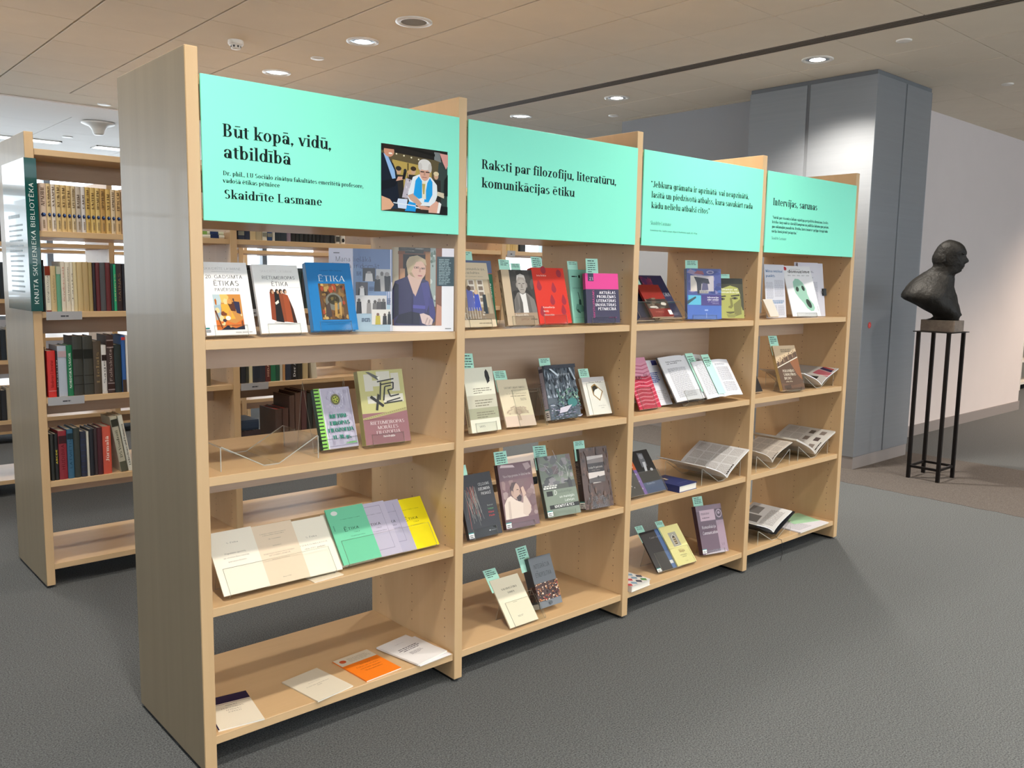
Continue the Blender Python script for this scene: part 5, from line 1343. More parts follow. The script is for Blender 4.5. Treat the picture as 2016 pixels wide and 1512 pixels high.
EST('j1', 'acrylic stand holding the crimson striped booklet', off=.02, wide=.10, lip=.10, back=.10, leg=False)
def openb(name, label, x, y, zs, z0, lean, wl, wr, h, th, artl, artr, yaw=0, cover=None):
    e = empty('open_book', (x, y, zs + z0)); e.rotation_euler = (0, 0, radians(yaw)); tag(e, label, 'book')
    a = radians(lean); up = Vector((0, sin(a), cos(a))); n = Vector((0, -cos(a), sin(a)))
    wing_block('left_pages', e, (0, 0, 0), (-1, 0, 0), up, n, wl, h, th, .012, WHITEP, -1, artl)
    wing_block('right_pages', e, (0, 0, 0), (1, 0, 0), up, n, wr, h, th, .012, WHITEP, 1, artr)
    if cover:
        b = MB(); P = lambda u, v, o: Vector((u, 0, 0)) + up * v + n * o
        b.hexa([P(-wl - .004, -.003, -th - .003), P(wr + .004, -.003, -th - .003), P(wr + .004, -.003, -th - .0005), P(-wl - .004, -.003, -th - .0005), P(-wl - .004, h + .003, -th - .003), P(wr + .004, h + .003, -th - .003), P(wr + .004, h + .003, -th - .0005), P(-wl - .004, h + .003, -th - .0005)])
        b.build('cover', mc(cover), e)
    return e
def pgl(A): A.rect(0, 0, 1, 1, '#dedee2').text('Ētika komunikācija', .2, .86, .028, '#2c2c34', 'sans_bold', width=.62).text('un mediji', .2, .82, .028, '#2c2c34', 'sans_bold', width=.4).greek(.16, .08, .88, .74, 30, '#8a8a92', .42, .1, 3)
def pgr(A): A.rect(0, 0, 1, 1, '#e4e4e8').greek(.12, .1, .86, .92, 34, '#9a9aa2', .42, .1, 5)
openb('j3', 'open book with dark cover edge and a mint slip across it', 2.428, .040, S2, .030, 32.6, .178, .15, .231, .008, pgl, pgr, 0, '#33343a')
def pgr2(A): A.rect(0, 0, 1, 1, '#e6e5ea').rect(0, 0, .16, 1, '#e9e8ec').greek(.16, .84, .72, .90, 2, '#7a7a88', .4, .2, 3).greek(.16, .42, .84, .80, 14, '#8d8d98', .42, .1, 4).greek(.16, .12, .84, .38, 10, '#8d8d98', .42, .1, 5)
openb('j4', 'second open book overlapping the first, with long mint slip', 2.578, .012, S2, .032, 32.6, .13, .16, .196, .005, pgr, pgr2)
def loose_slip(label, x, y, z, lean, w, h, seed, yaw=0):
    e = empty('paper_slip'); place(e, x, y, z, yaw, lean); tag(e, label, 'paper slip', 'mint paper slips tucked in the books')
    box_obj('paper', 0, 0, 0, w, .0006, h, SLIP, e)
    A = Art(w, h); A.greek(.12, .90, .86, .93, 1, '#16201d', .55, .2, seed).greek(.12, .70, .9, .88, 4, '#2f4742', .4, .4, seed + 1)
    A.build(e, lambda u, v, o: (u * w, -o, v * h), INK_MATT)
loose_slip('mint slip sticking up from the first open book', 2.440, .0448, S2 + .0626, 32.6, .060, .205, 4)
loose_slip('long mint slip lying over the second open book', 2.520, .0063, S2 + .050, 32.6, .060, .212, 8)
e = easel(2.300, .016, S2, 0, 32.6, .12, .032, 'acrylic stand holding the open book with dark cover edge', lip=.06, back=.12)

# ---------------- third bay, third shelf
def art(A):
    A.rect(0, 0, 1, 1, '#1d1d20').rect(0, .58, .17, 1, '#d2622c').rect(0, 0, .17, .58, '#7a5fa0').rect(.17, 0, 1, .25, '#3c4f70').poly([(.45, .6), (.7, .62), (.72, .92), (.5, .95)], '#6a6c72').ell(.6, .85, .09, .06, '#8f9096').poly([(.5, .5), (.6, .5), (.68, .72), (.56, .72)], '#c9c9cc').ell(.80, .52, .06, .035, '#b9b9bd').text('Aspazija', .3, .2, .04, '#c3c8d2', 'serif_light', width=.36)
    for k, c in enumerate('Isolo'): A.text(c, .085, .82 - .17 * k, .06, '#f0e9e2', 'serif', rot=90, align='c')
book('k1', 'black book with orange and purple spine strip on a stand', 2.053, .050 + .0075 * cos(radians(37.1)), S3, 0, 37.1, .16, .213, .008, '#1d1d20', False, art, lift=gl(37.1, .017, .0075, .008))
book('k0', 'dark grey folder leaning by the partition behind clear acrylic', 1.905, .050, S3, 0, 37.1, .145, .16, .006, '#3a3836', False, lambda A: A.rect(0, 0, 1, 1, '#3a3836').ell(.6, .3, .02, .02, '#cfcfcf').ell(.7, .25, .02, .02, '#cfcfcf'), cat='folder', name='folder', lift=gl(37.1, .017, 0, .006))
EST('k0', 'acrylic stand holding the book with orange and purple strip', off=.015, wide=.29, th=.017, lip=.105, back=.16)
def art(A):
    A.rect(0, 0, 1, 1, '#1d2f6c').poly([(.25, .55), (.5, .6), (.65, .8), (.4, .9), (.2, .75)], '#141a34').poly([(.40, .62), (.5, .6), (.58, .78), (.46, .82)], '#c9b9a0').text('Rainis un Aspazija', .3, .2, .05, '#9fb0dc', 'serif_light', width=.55).rect(.2, .1, .9, .105, '#5a70b0')
flat('k2', 'dark blue hardcover lying flat in front of the open magazine', ((2.246, .008), (2.386, .012), (2.238, .195)), .032, '#1d2f6c', art, cat='book', name='book', zs=S3, hard=True, matt=False)

def vmag(label, x, y, z, wl, zl, wr, zr, depth, th, artl, artr, yaw=0.0, m=NEWSP, name='open_magazine', cat='magazine', bul=.010, cover=None):
    """open magazine lying in a cradle, fold running front to back: (wl, zl) and (wr, zr) = run and rise of the two wings"""
    e = empty(name, (x, y, z)); e.rotation_euler = (0, 0, radians(yaw)); tag(e, label, cat)
    for nm, w_, z_, sg, ar in (('left_pages', wl, zl, -1, artl), ('right_pages', wr, zr, 1, artr)):
        d = Vector((sg * w_, 0, z_)); L = d.length; d.normalize()
        n = Vector((-sg * d.z, 0, abs(d.x)))
        o = wing_block(nm, e, (0, 0, 0), d, (0, 1, 0), n, L, depth, th, bul, m, 1 if sg > 0 else -1, ar)
        if cover:
            b = MB(); q = lambda s_, v, k: Vector((0, 0, 0)) + d * s_ + Vector((0, v, 0)) + n * k
            L2 = L + .012
            b.hexa([q(0, -.01, -th - .012), q(L2, -.01, -th - .012), q(L2, depth + .01, -th - .012), q(0, depth + .01, -th - .012), q(0, -.01, -th - .009), q(L2, -.01, -th - .009), q(L2, depth + .01, -th - .009), q(0, depth + .01, -th - .009)])
            b.build('cover_board', mc(cover), e)
    return e
def news(seed, pics=True, head=True, bgc='#cfcac4', ink='#a5a09b'):
    def f(A):
        A.rect(0, 0, 1, 1, bgc)
        r = random.Random(seed)
        for c in range(3):
            for k in range(4):
                u0, v0 = .06 + .31 * c, .06 + .225 * k
                if pics and r.random() < .25: A.rect(u0 + .03, v0 + .05, u0 + .2, v0 + .16, r.choice(['#6a6058', '#857a72', '#554a48']))
                else: A.greek(u0, v0, u0 + .27, v0 + .20, 9, ink, .42, .1, seed * 7 + c * 5 + k)
        if head: A.greek(.06, .02, .4, .05, 1, '#3a3634', .8, .1, seed)
    return f
cradle(2.608, .030, S3, 'acrylic cradle holding the big open magazine', hgt=.081, depth=.22)
vmag('large open magazine of grey columns in a clear cradle', 2.605, -.006, S3 + .027, .175, .080, .178, .118, .300, .005, news(3, False, bgc='#c9c7c6'), news(4, False, bgc='#d4d4d6'), m=WHITEP)

# ---------------- third bay, bottom shelf
def art(A):
    A.rect(0, 0, 1, 1, '#d8d2cc')
    r = random.Random(6)
    cs = ['#b8323a', '#4f8a4a', '#33405a', '#7a9ab0', '#5a4a78', '#c9545a', '#3a3a4a', '#8ab09a']
    for i in range(4):
        for j in range(5):
            u, v = (i + .5 * (j % 2)) / 4 + .06, j / 5 + .1
            A.poly([(u - .12, v), (u, v - .1), (u + .12, v), (u, v + .1)], cs[(i * 3 + j * 5) % 8])
flat('l0', 'book with colourful harlequin cover and red spine lying flat', ((1.916, -.004), (2.056, .004), (1.908, .195)), .028, '#d8d2cc', art, cat='book', name='book', zs=S4, hard=True, matt=False)
def art(A):
    A.rect(0, 0, 1, 1, '#2c2a2c').rect(.62, 0, 1, 1, '#4a6a9c').text('Cauri sa latvai', .3, .80, .045, '#9a9a9a', 'serif_light', width=.56).rect(.62, .12, .75, .2, '#d9d9d9'); lib(A, .01)
book('l1', 'black and blue paperback on the bottom shelf stand', 2.186, .0570 + .0088 * cos(radians(40)), S4, -3, 40, .17, .205, .008, '#2c2a2c', False, art, lift=gl(40, .0172, .0088, .008))
def art(A):
    A.rect(0, 0, 1, 1, '#e6dd96').rect(.28, .46, .68, .82, '#a9a698').poly([(.38, .50), (.58, .50), (.58, .70), (.48, .77), (.38, .70)], '#e8e4d8').poly([(.40, .51), (.56, .51), (.56, .69), (.48, .75), (.40, .69)], '#3a2c22')
    for i in range(2):
        for j in range(3): A.rect(.415 + .07 * i, .53 + .055 * j, .465 + .07 * i, .57 + .055 * j, '#c9b48c')
    A.text('Māja', .54, .30, .085, '#a98a5a', 'serif', width=.3, align='c').text('Veidenbauma', .54, .22, .028, '#4a443a', 'sans', width=.36, align='c').text('raksti', .54, .175, .028, '#4a443a', 'sans', width=.24, align='c').text('1-2', .54, .06, .024, '#6a6458', 'sans', width=.12, align='c')
book('l2', 'pale yellow paperback with an arched window picture', 2.318, .050, S4, -3, 40, .135, .205, .008, '#e6dd96', False, art, lift=gl(40, .0172, 0, .008))
EST('l2', 'acrylic stand holding the black, blue and yellow paperbacks', off=-.112, wide=.24, lip=.09, back=.15, th=.0172)
slip('l1', -.02, .052, .036, 'mint slip above the black and blue paperback', 21, 2)
slip('l2', -.02, .052, .034, 'mint slip above the pale yellow paperback', 22, 2)
def art(A):
    A.rect(0, 0, 1, 1, '#5d4250').rect(0, .88, 1, 1, '#7a606c').rect(.12, .68, .70, .90, '#b79aa6').rect(.72, .68, 1, .90, '#4a3440').ell(.86, .80, .12, .09, '#a58e9a').ell(.86, .80, .09, .065, '#4a3440').ell(.86, .815, .05, .03, '#a58e9a').rect(.70, 0, 1, .66, '#977c8a').rect(.04, .10, .70, .66, '#5a3d4c')
    A.greek(.16, .81, .5, .85, 2, '#5a4450', .5, .2, 3).greek(.2, .73, .48, .76, 1, '#5a4450', .6, 0, 4).text('Komunikācija', .12, .52, .065, '#e2d6dc', 'sans', width=.54).text('Communication', .12, .40, .065, '#e2d6dc', 'sans', width=.58).text('LU', .78, .14, .05, '#7a606c', 'sans_bold', width=.12).poly([(.1, .02), (.9, .04), (.95, .0), (.1, 0)], '#b9a9b0'); lib(A, .03)
book('l3', 'plum wrapped book with lilac title boxes', 2.554, .076, S4, -13.6, 18.8, .165, .242, .03, '#5d4250', True, art, spine='#4a2e3c')
EST('l3', 'acrylic stand under the plum wrapped book', lip=.02, back=.1)
slip('l3', .02, .062, .048, 'mint slip above the plum wrapped book', 20, 3)

# ---------------- fourth bay, top shelf
def art(A):
    A.rect(0, 0, 1, 1, '#d6d6de').text('Mūsu neziņai', .06, .855, .048, '#2c6496', 'sans_bold', width=.86).text('punkts', .06, .765, .048, '#2c6496', 'sans_bold', width=.46).greek(.05, .36, .40, .68, 15, '#a9a8b2', .42, .1, 2).greek(.47, .40, .93, .72, 16, '#a9a8b2', .42, .1, 3).greek(.3, .27, .92, .34, 3, '#3f72a0', .5, .1, 4).greek(.3, .05, .55, .24, 9, '#a9a8b2', .42, .1, 5).greek(.6, .05, .92, .24, 9, '#a9a8b2', .42, .1, 6)
book('i4', 'white article page with a blue headline, by the partition', 3.037, .09, S1, 0, 7, .19, .280, .003, '#d6d6de', False, art, cat='paper sheet', name='paper_sheet', matt=True, lift=.002)
book('i4b', 'small tan booklet leaning low in front of the blue headline page', 2.99, .04, S1, 0, 30, .085, .10, .012, '#c9b294', False, lambda A: A.rect(0, 0, 1, 1, '#d8cfc2'), cat='booklet', name='booklet')
def art(A):
    A.rect(0, 0, 1, 1, '#eeedef').text('domuzīme', .16, .86, .06, '#1d1b1e', 'sans_bold', width=.80).ell(.085, .945, .055, .038, '#c23a3f').greek(.26, .93, .62, .94, 1, '#999999', .6, 0, 2)
    for k in range(5): A.greek(.13 + .165 * k, .80, .25 + .165 * k, .825, 2, '#9a989c', .45, .2, k)
    A.poly([(.24, .58), (.26, .68), (.36, .745), (.48, .74), (.60, .67), (.68, .54), (.68, .44), (.72, .33), (.82, .24), (.84, .16), (.78, .105), (.68, .10), (.56, .16), (.48, .26), (.36, .36), (.27, .46)], '#9cc9b4').ell(.36, .535, .055, .05, '#26382f', -20).ell(.575, .555, .05, .055, '#26382f', 15).ell(.66, .25, .075, .095, '#26382f', 25).greek(.45, .045, .9, .055, 1, '#8a888c', .5, 0, 6).greek(.93, .1, .955, .2, 8, '#aaaaaa', .5, 0, 3)
book('i5', 'white magazine cover with a pale green oval mask', 3.245, .060, S1, -13, 21, .21, .287, .005, '#eeedef', False, art, cat='magazine', name='magazine')
EST('i5', 'acrylic stand under the white magazine with green mask', lip=.02, back=.07, leg=False)
def art(A):
    A.rect(0, 0, 1, 1, '#dad8e0').greek(.1, .80, .62, .86, 3, '#8a8892', .5, .2, 2).greek(.1, .72, .6, .745, 1, '#a5a3ac', .6, .1, 3).greek(.1, .1, .40, .66, 22, '#a9a7b0', .42, .1, 4).greek(.47, .1, .75, .66, 22, '#a9a7b0', .42, .1, 5)
book('i6', 'white clipped sheets curling behind the green mask magazine', 3.425, .120, S1, -9, 8, .21, .297, .004, '#dad8e0', False, art, cat='paper sheet', name='paper_sheet', matt=True, lift=.002)
book('i6b', 'back sheet of white paper behind the clipped sheets', 3.415, .140, S1, -9, 7, .20, .300, .002, '#d3d1da', False, None, cat='paper sheet', name='paper_sheet', matt=True, lift=.002)
x, y, z, yaw, lean, w, h, th = BOOKS['i6']
e = empty('binder_clip'); place(e, x, y, z, yaw, lean); tag(e, 'black binder clip on the edge of white sheets', 'binder clip')
b = MB(); b.hexa([(w - .018, -.008, .115), (w + .002, -.014, .115), (w + .002, .018, .115), (w - .018, .010, .115), (w - .018, -.008, .155), (w + .002, -.014, .155), (w + .002, .018, .155), (w - .018, .010, .155)]); b.build('clip_body', BLACK, e)
b = MB(); b.tube([(w - .016, -.010, .128), (w - .045, -.016, .132), (w - .045, -.016, .138), (w - .016, -.010, .142)], .0014); b.build('wire_handle', mat('dark_wire', '#3a3a40', 0.3, 0.8), e)

# ---------------- fourth bay, second shelf
def art(A):
    A.rect(0, 0, 1, 1, '#5c4434').poly([(0, .50), (1, .72), (1, 1), (0, 1)], '#d3b996').poly([(.6, .63), (1, .72), (1, .2), (.8, .35)], '#8f5a38').poly([(0, .50), (1, .72), (1, .74), (0, .52)], '#e6dccb')
    A.poly([(0, .52), (0, .60), (.1, .64), (.2, .62), (.35, .72), (.5, .74), (.6, .78), (.75, .80), (1, .86), (1, .74)], '#6a5140').blotch(.02, .54, .98, .8, 0, ['#000000'])
    for k in range(13):
        x = .05 + .072 * k; y = .56 + .017 * k * 1.0 + .02 * (k % 3)
        A.poly([(x, y - .02), (x + .03, y - .02), (x + .026, y + .07), (x + .004, y + .07)], ['#3c2c22', '#a58a6c', '#5a4434'][k % 3]).ell(x + .015, y + .085, .016, .014, ['#2c2019', '#8a6c50'][k % 2])
    for k, (t, w_) in enumerate((('PERSONĪBAS', .52), ('STRUKTŪRAS', .56), ('IDEJAS', .32))): A.text(t, .18, .40 - .082 * k, .055, '#e8dcc8', 'serif', width=w_)
    A.text('(1986-1991)', .22, .175, .028, '#d3c3a8', 'serif', width=.3).greek(.3, .85, .8, .93, 3, '#5a4838', .4, .2, 3).poly([(0, 0), (1, .06), (1, .14), (.5, .1), (0, .16)], '#6a4c38').poly([(.1, .1), (.4, .12), (.4, .03), (.1, .02)], '#4a382c')
book('j5', 'brown book with a line of sepia figures across its cover', 3.143, .036, S2, -14, 22.5, .16, .248, .022, '#5c4434', False, art, spine='#c9ad74')
EST('j5', 'acrylic stand under the brown sepia book', lip=.012, back=.12)
slip('j5', -.02, .062, .060, 'mint slip above the brown sepia book', 23, 3)
def magr(A):
    A.rect(0, 0, 1, 1, '#bdb9b6').rect(0, .5, .42, 1, '#8f4a58').rect(.45, .52, .7, 1, '#b9bab8').rect(.1, .18, .34, .44, '#2a2826').poly([(.36, .0), (.62, .0), (.80, .36), (.52, .40)], '#b0606c').poly([(.66, .04), (.80, .04), (.97, .34), (.84, .36)], '#3a2a50').poly([(.82, .05), (.9, .05), (1, .3), (.98, .36)], '#b33c3a').rect(.43, 0, .45, 1, '#e2dfdc')
vmag('open colour magazine behind the brown book, pink and plum pages', 3.530, .030, S2 + .022, .19, .078, .180, .082, .275, .005, lambda A: A.rect(0, 0, 1, 1, '#5a4e48').greek(.1, .1, .9, .9, 20, '#332c28', .4, .1, 2), magr, m=MAGP)
cradle(3.525, .045, S2, 'acrylic cradle under the open colour magazine')
book('j0', 'black booklet standing by the partition on the second shelf', 2.95, .10, S2, 0, 28, .10, .11, .01, '#171517', False, lambda A: A.rect(0, 0, 1, 1, '#1c1a1c').rect(0, .9, 1, 1, '#8a8a90'), cat='booklet', name='booklet')

# ---------------- fourth bay, third shelf
cradle(3.068, .026, S3, 'acrylic cradle under the smaller open newspaper', hgt=.083)
vmag('smaller folded newspaper open in the cradle by the partition', 3.085, .040, S3 + .031, .165, .085, .185, .090, .21, .004, news(5, bgc='#b9b0a6'), news(6, False, bgc='#c9c0b6', ink='#968f87'), name='newspaper', cat='newspaper', bul=.016)
cradle(3.500, .040, S3, 'acrylic cradle under the thick newspaper', hgt=.08)
vmag('thick newspaper lying open with small grey photographs', 3.500, .025, S3 + .031, .205, .105, .208, .104, .295, .010, news(7, bgc='#b5ada4'), news(8, bgc='#ccc9c4'), name='newspaper', cat='newspaper', bul=.012)

# ---------------- fourth bay, bottom shelf
cradle(3.117, .024, S4, 'acrylic cradle on the bottom shelf under the bound volume')
vmag('open bound volume with black boards and grey pictures', 3.125, .035, S4 + .040, .165, .074, .175, .088, .24, .006, news(9, False, bgc='#cfcdcc'), lambda A: (A.rect(0, 0, 1, 1, '#dededf').rect(.15, .5, .45, .9, '#7d7a78').rect(.5, .62, .85, .92, '#8f8c8a').greek(.15, .1, .85, .45, 14, '#8a8886', .42, .1, 4)), m=WHITEP, name='open_book', cat='book', cover='#1b1d22')
b = MB(); b.tube([(3.128, .026, S4 + .020), (3.135, .012, S4 + .004), (3.142, -.004, S4 + .001), (3.146, -.009, S4 - .03), (3.142, -.012, .03), (3.139, -.008, .0012), (3.12, -.02, .0012)], .0013, 5)
tag(b.build('bookmark_ribbon', mat('ribbon_black', '#1a1a1c', 0.7), None), 'thin black ribbon hanging from the bound volume to the floor', 'ribbon')
def art(A): A.rect(0, 0, 1, 1, '#dcd9e0').greek(.08, .1, .55, .85, 22, '#a5a2ab', .42, .1, 3)
flat('l5', 'white printed sheets lying flat in the corner of the bottom shelf', ((3.335, -.006), (3.648, -.002), (3.345, .262)), .006, '#dcd9e0', art, cat='paper sheet', name='paper_sheet')
flat('l6', 'pale green sheet lying over the white printed sheets', ((3.45, .10), (3.635, .045), (3.50, .262)), .0015, '#a9d6b0', None, cat='paper sheet', name='paper_sheet', zs=S4 + .0068)

# ================================================================== library books in the rows behind
def spine_book(x, y, z, w, h, d, col, label, group=None, tilt=0.0, lying=False, art=None, band=None, top=None):
    """book standing with its spine to the aisle; x = left edge, z = shelf top"""
    c = MB()
    t = 0.0025
    rd = min(0.004, w * .25)
    # cover: spine slightly rounded, two boards
    prof = [(0, rd), (w * .2, rd * .25), (w * .5, 0), (w * .8, rd * .25), (w, rd)]
    for (xa, ya), (xb, yb) in zip(prof, prof[1:]):
        c.poly([(xa, ya, 0), (xb, yb, 0), (xb, yb, h), (xa, ya, h)])
    c.poly([(a, b_, h) for a, b_ in prof] + [(w, rd + t, h), (0, rd + t, h)])
    c.poly([(a, b_, 0) for a, b_ in reversed(prof)] + [(0, rd + t, 0), (w, rd + t, 0)])
    c.box(0, rd, 0, t, d, h)
    c.box(w - t, rd, 0, w, d, h)
    o = c.build('book', mc(col, 0.55, 0.05))
    box_obj('pages', t, rd + t, .003, w - t, d - .004, h - .004, mat('page_' + (top or 'd9cfba'), '#' + (top or 'd9cfba'), 0.85), o)
    o.location = (x, y, z + .0004)
    if lying:
        o.rotation_euler = (0, radians(90), 0)
        o.location = (x, y, z + w + .0004)
    elif tilt:
        o.rotation_euler = (0, radians(tilt), 0)
        if tilt > 0: o.location.z += 0
    if art or band:
        A = Art(w, h)
        if band:
            for v0, v1, bc in band: A.rect(.02, v0, .98, v1, bc)
        if art: art(A)
        A.build(o, lambda u, v, off: (u * w, -off - .0002 + (rd * .9 * abs(2 * u - 1) ** 2 if abs(2 * u - 1) > .6 else 0) * 0, v * h), INK_MATT, name='spine_print', letter_name='spine_lettering')
    tag(o, label, 'book', group)
    return o

def label_holder(x, z, w, label, seed=1):
    e = empty('shelf_label', (x, Y2 + .006, z)); tag(e, label, 'label holder')
    b = MB(); b.hexa([(0, 0, -.037), (w, 0, -.037), (w, .001, -.037), (0, .001, -.037), (0, -.004, .002), (w, -.004, .002), (w, -.003, .002), (0, -.003, .002)])
    b.build('plate', mat('label_grey', '#b3b3b6', 0.35), e)
    A = Art(w, .037); A.greek(.40, .38, .62, .60, 1, '#4a4a50', .8, 0, seed)
    A.build(e, lambda u, v, o: (u * w, -.004 * v - o, -.037 + .037 * v), INK_MATT)
label_holder(.094, S1 - .0, .151, 'grey label holder under the cream and maroon books')
label_holder(.083, S2 - .0, .156, 'grey label holder under the red and green books', 2)
label_holder(1.012, S2 - .0, .156, 'grey label holder seen through the first bay', 3)
label_holder(1.035, S1 - .0, .115, 'grey label holder behind the white ethics book', 4)
label_holder(2.88, SH[0] - .0, .07, 'grey label holder seen through the second bay', 5)

YB = Y2 + .02
# cream ethnography series, top row beside the teal sign
names = ['АРМЯНЕ', 'КАЛМЫКИ', 'ХАЗАРЫ', 'КЕЛЬТЫ', 'КЕЛЬТЫ', 'ИБЕРЫ', 'БРЕТОНЦЫ', 'ВАЦЫ', 'САКИ', 'ВЕНЕДЫ', 'БАЛТЫ', 'ШУМЕРЫ', 'ДРУИДЫ', 'ХЕТТЫ', 'САРМАТЫ', 'ПРУССЫ']
cols = ['#d9c3b0', '#d3ba8c', '#d8cdc0', '#cfb684', '#d1b37a', '#cdb078', '#d0bd98', '#bcb0a2', '#cfcac8', '#c8a862', '#cfb16c', '#d3b878', '#b89255', '#cdab66', '#d2bfa2', '#cfae7c']
ed = [.093, .123, .142, .161, .183, .206, .226, .245, .268, .287, .308, .330, .351, .375, .398, .419, .444]
ordn = ['first', 'second', 'third', 'fourth', 'fifth', 'sixth', 'seventh', 'eighth', 'ninth', 'tenth', 'eleventh', 'twelfth', 'thirteenth', 'fourteenth', 'fifteenth', 'sixteenth']
for k in range(16):
    def art(A, k=k):
        A.text(names[k], .72, .52, .5 * A.w / A.h, '#5a4330', 'serif', width=min(.42, .065 * len(names[k]) + .04), rot=90)
        A.ell(.5, .345, .34, .038, '#23305a').poly([(.16, .34), (.4, .40), (.55, .345), (.4, .29)], '#101a3a').ell(.62, .36, .18, .02, '#5a78b0')
        A.greek(.38, .06, .68, .24, 9, '#8a7458', .6, 0, k)
    spine_book(ed[k], YB, SH[0], ed[k + 1] - ed[k] - .0012, .212 - .0004 * k, .145, cols[k], 'cream spine with blue emblem, %s from the teal sign' % ordn[k], 'cream volumes of one series on the top row', art=art)
x = .447
for k in range(5):
    w = .020 + .003 * (k % 3)
    spine_book(x, YB, SH[0], w - .001, .211, .145, cols[(k * 5) % 16], 'cream series volume hidden behind the end of the display bookcase', 'cream volumes of one series on the top row'); x += w
spine_book(.80, YB, SH[0], .017, .148, .20, '#e0ddd0', 'white book lying flat, lower of two on the top row', lying=True, band=((.5, .8, '#23305a'),))
spine_book(.80, YB + .003, SH[0] + .0175, .017, .146, .20, '#d8dcc2', 'pale green book lying flat on the white one', lying=True, band=((.5, .8, '#2a3a6a'), (.2, .4, '#8ab05a')))

def row(z, items, what, bay=''):
    for it in items:
        x0, x1, h, col, lab = it[:5]
        kw = it[5] if len(it) > 5 else {}
        spine_book(x0, YB + kw.pop('dy', 0), z, x1 - x0 - .001, h, .15, col, lab, what, **kw)
tx = lambda s_, c='#e0d9c8', f='sans', wd=.6, v=.2: (lambda A: A.text(s_, .68, v, .38 * A.w / A.h, c, f, width=wd, rot=90))
row(S1, [
    (.092, .099, .235, '#1c1a1c', 'thin black book at the start of the second row'),
    (.0995, .123, .207, '#ddd8c6', 'white spine with a rust band at its top', dict(band=((.8, 1, '#7a2f1c'), (.0, .03, '#7a2f1c')), art=tx('EIRO MITOLOGIJA', '#333333'))),
    (.123, .147, .208, '#c3ad80', 'khaki spine beside the white one with rust band', dict(art=tx('Latviešu folklora', '#8a7550'))),
    (.147, .1665, .207, '#5f9a7c', 'pale green spine with a grey top', dict(band=((.83, 1, '#b5b5a2'),))),
    (.167, .186, .230, '#d6ccba', 'cream spine with faint red title', dict(art=tx('Brīvības ceļā', '#b05040', 'sans', .7))),
    (.186, .207, .228, '#d9d0bc', 'ivory spine with small round mark', dict(art=tx('Senā tautas dziesmas', '#5a5246', 'sans', .7))),
    (.207, .220, .226, '#dcd4c0', 'thin ivory spine next to the tan volumes', dict(art=tx('Tauta', '#5a5246'))),
    (.220, .236, .229, '#cdbd94', 'yellowish tan spine, first of the tan volumes'),
    (.236, .261, .229, '#c0a878', 'broad tan spine, second of the tan volumes'),
    (.261, .286, .230, '#b39a6c', 'darker tan spine, third of the tan volumes'),
    (.286, .303, .228, '#a5905f', 'olive tan spine, last of the tan volumes'),
    (.303, .317, .227, '#241a24', 'dark violet spine beside the olive tan one'),
    (.317, .336, .228, '#5a1f24', 'maroon spine between dark violet and grey'),
    (.336, .361, .228, '#4a4a4e', 'slate grey spine between two maroon ones'),
    (.361, .384, .229, '#5f1d20', 'maroon spine beside the dark green one'),
    (.384, .396, .220, '#123f38', 'dark green spine beside the maroon one'),
    (.396, .409, .221, '#1fa070', 'bright green spine with gold lettering', dict(art=tx('ERNSTS', '#d9c98a'))),
    (.409, .436, .226, '#2a1a1c', 'brown black spine after the bright green one', dict(art=tx('DAINAS', '#8a6a4a'))),
    (.436, .450, .226, '#1a1c28', 'blue black spine at the end of the visible second row')], 'books of the second row')
row(S2, [
    (.083, .092, .232, '#20201f', 'black book in the corner of the third row', dict(dy=.03)),
    (.092, .1275, .215, '#c62a26', 'bright red spine with silver line', dict(band=((.13, .14, '#d9a0a0'),), art=tx('Moderne Literatur', '#8a1a18', 'serif'))),
    (.1278, .1362, .214, '#1c1a1e', 'thin black spine beside the red one', dict(art=tx('BERLIN', '#d0d0d0'))),
    (.1365, .1745, .236, '#aab3c0', 'silver blue spine with red lettering', dict(band=((.78, .90, '#b0989c'),))),
    (.175, .2005, .238, '#127048', 'emerald spine with white lettering', dict(art=tx('NORDISKA SAGOR', '#d9e6dc', 'serif', .7, .15))),
    (.2015, .245, .279, '#34352f', 'tall charcoal volume with ribbed spine, first of a pair', dict(band=((.62, .78, '#22231f'), (.33, .34, '#24251f'), (.18, .19, '#24251f')))),
    (.246, .290, .278, '#36362f', 'tall charcoal volume with ribbed spine, second of a pair', dict(band=((.62, .78, '#22231f'), (.33, .34, '#24251f'), (.18, .19, '#24251f')))),
    (.291, .327, .253, '#4c3f30', 'brown ornamented spine beside the charcoal pair', dict(art=tx('Lielais', '#8a7654', 'serif'))),
    (.327, .350, .233, '#d6d2ce', 'white spine with dark bands', dict(band=((.68, .80, '#2a1c1a'), (.0, .05, '#c9c4c0')), art=tx('Sagen', '#3a3432'))),
    (.351, .384, .280, '#3a2622', 'tall brown spine with silver frame marks', dict(band=((.78, .92, '#8a7a78'), (.80, .90, '#3a2622'), (.05, .18, '#8a7a78'), (.07, .16, '#3a2622')), art=tx('Folkskutai', '#b0a098'))),
    (.385, .418, .232, '#1a2624', 'dark bottle green spine in the third row'),
    (.419, .438, .276, '#2a5a9c', 'blue spine with a brown foot', dict(band=((.0, .22, '#4a3a30'), (.92, .97, '#c03a34')))),
    (.439, .452, .276, '#d9d4cc', 'white spine at the end of the visible third row')], 'books of the third row')
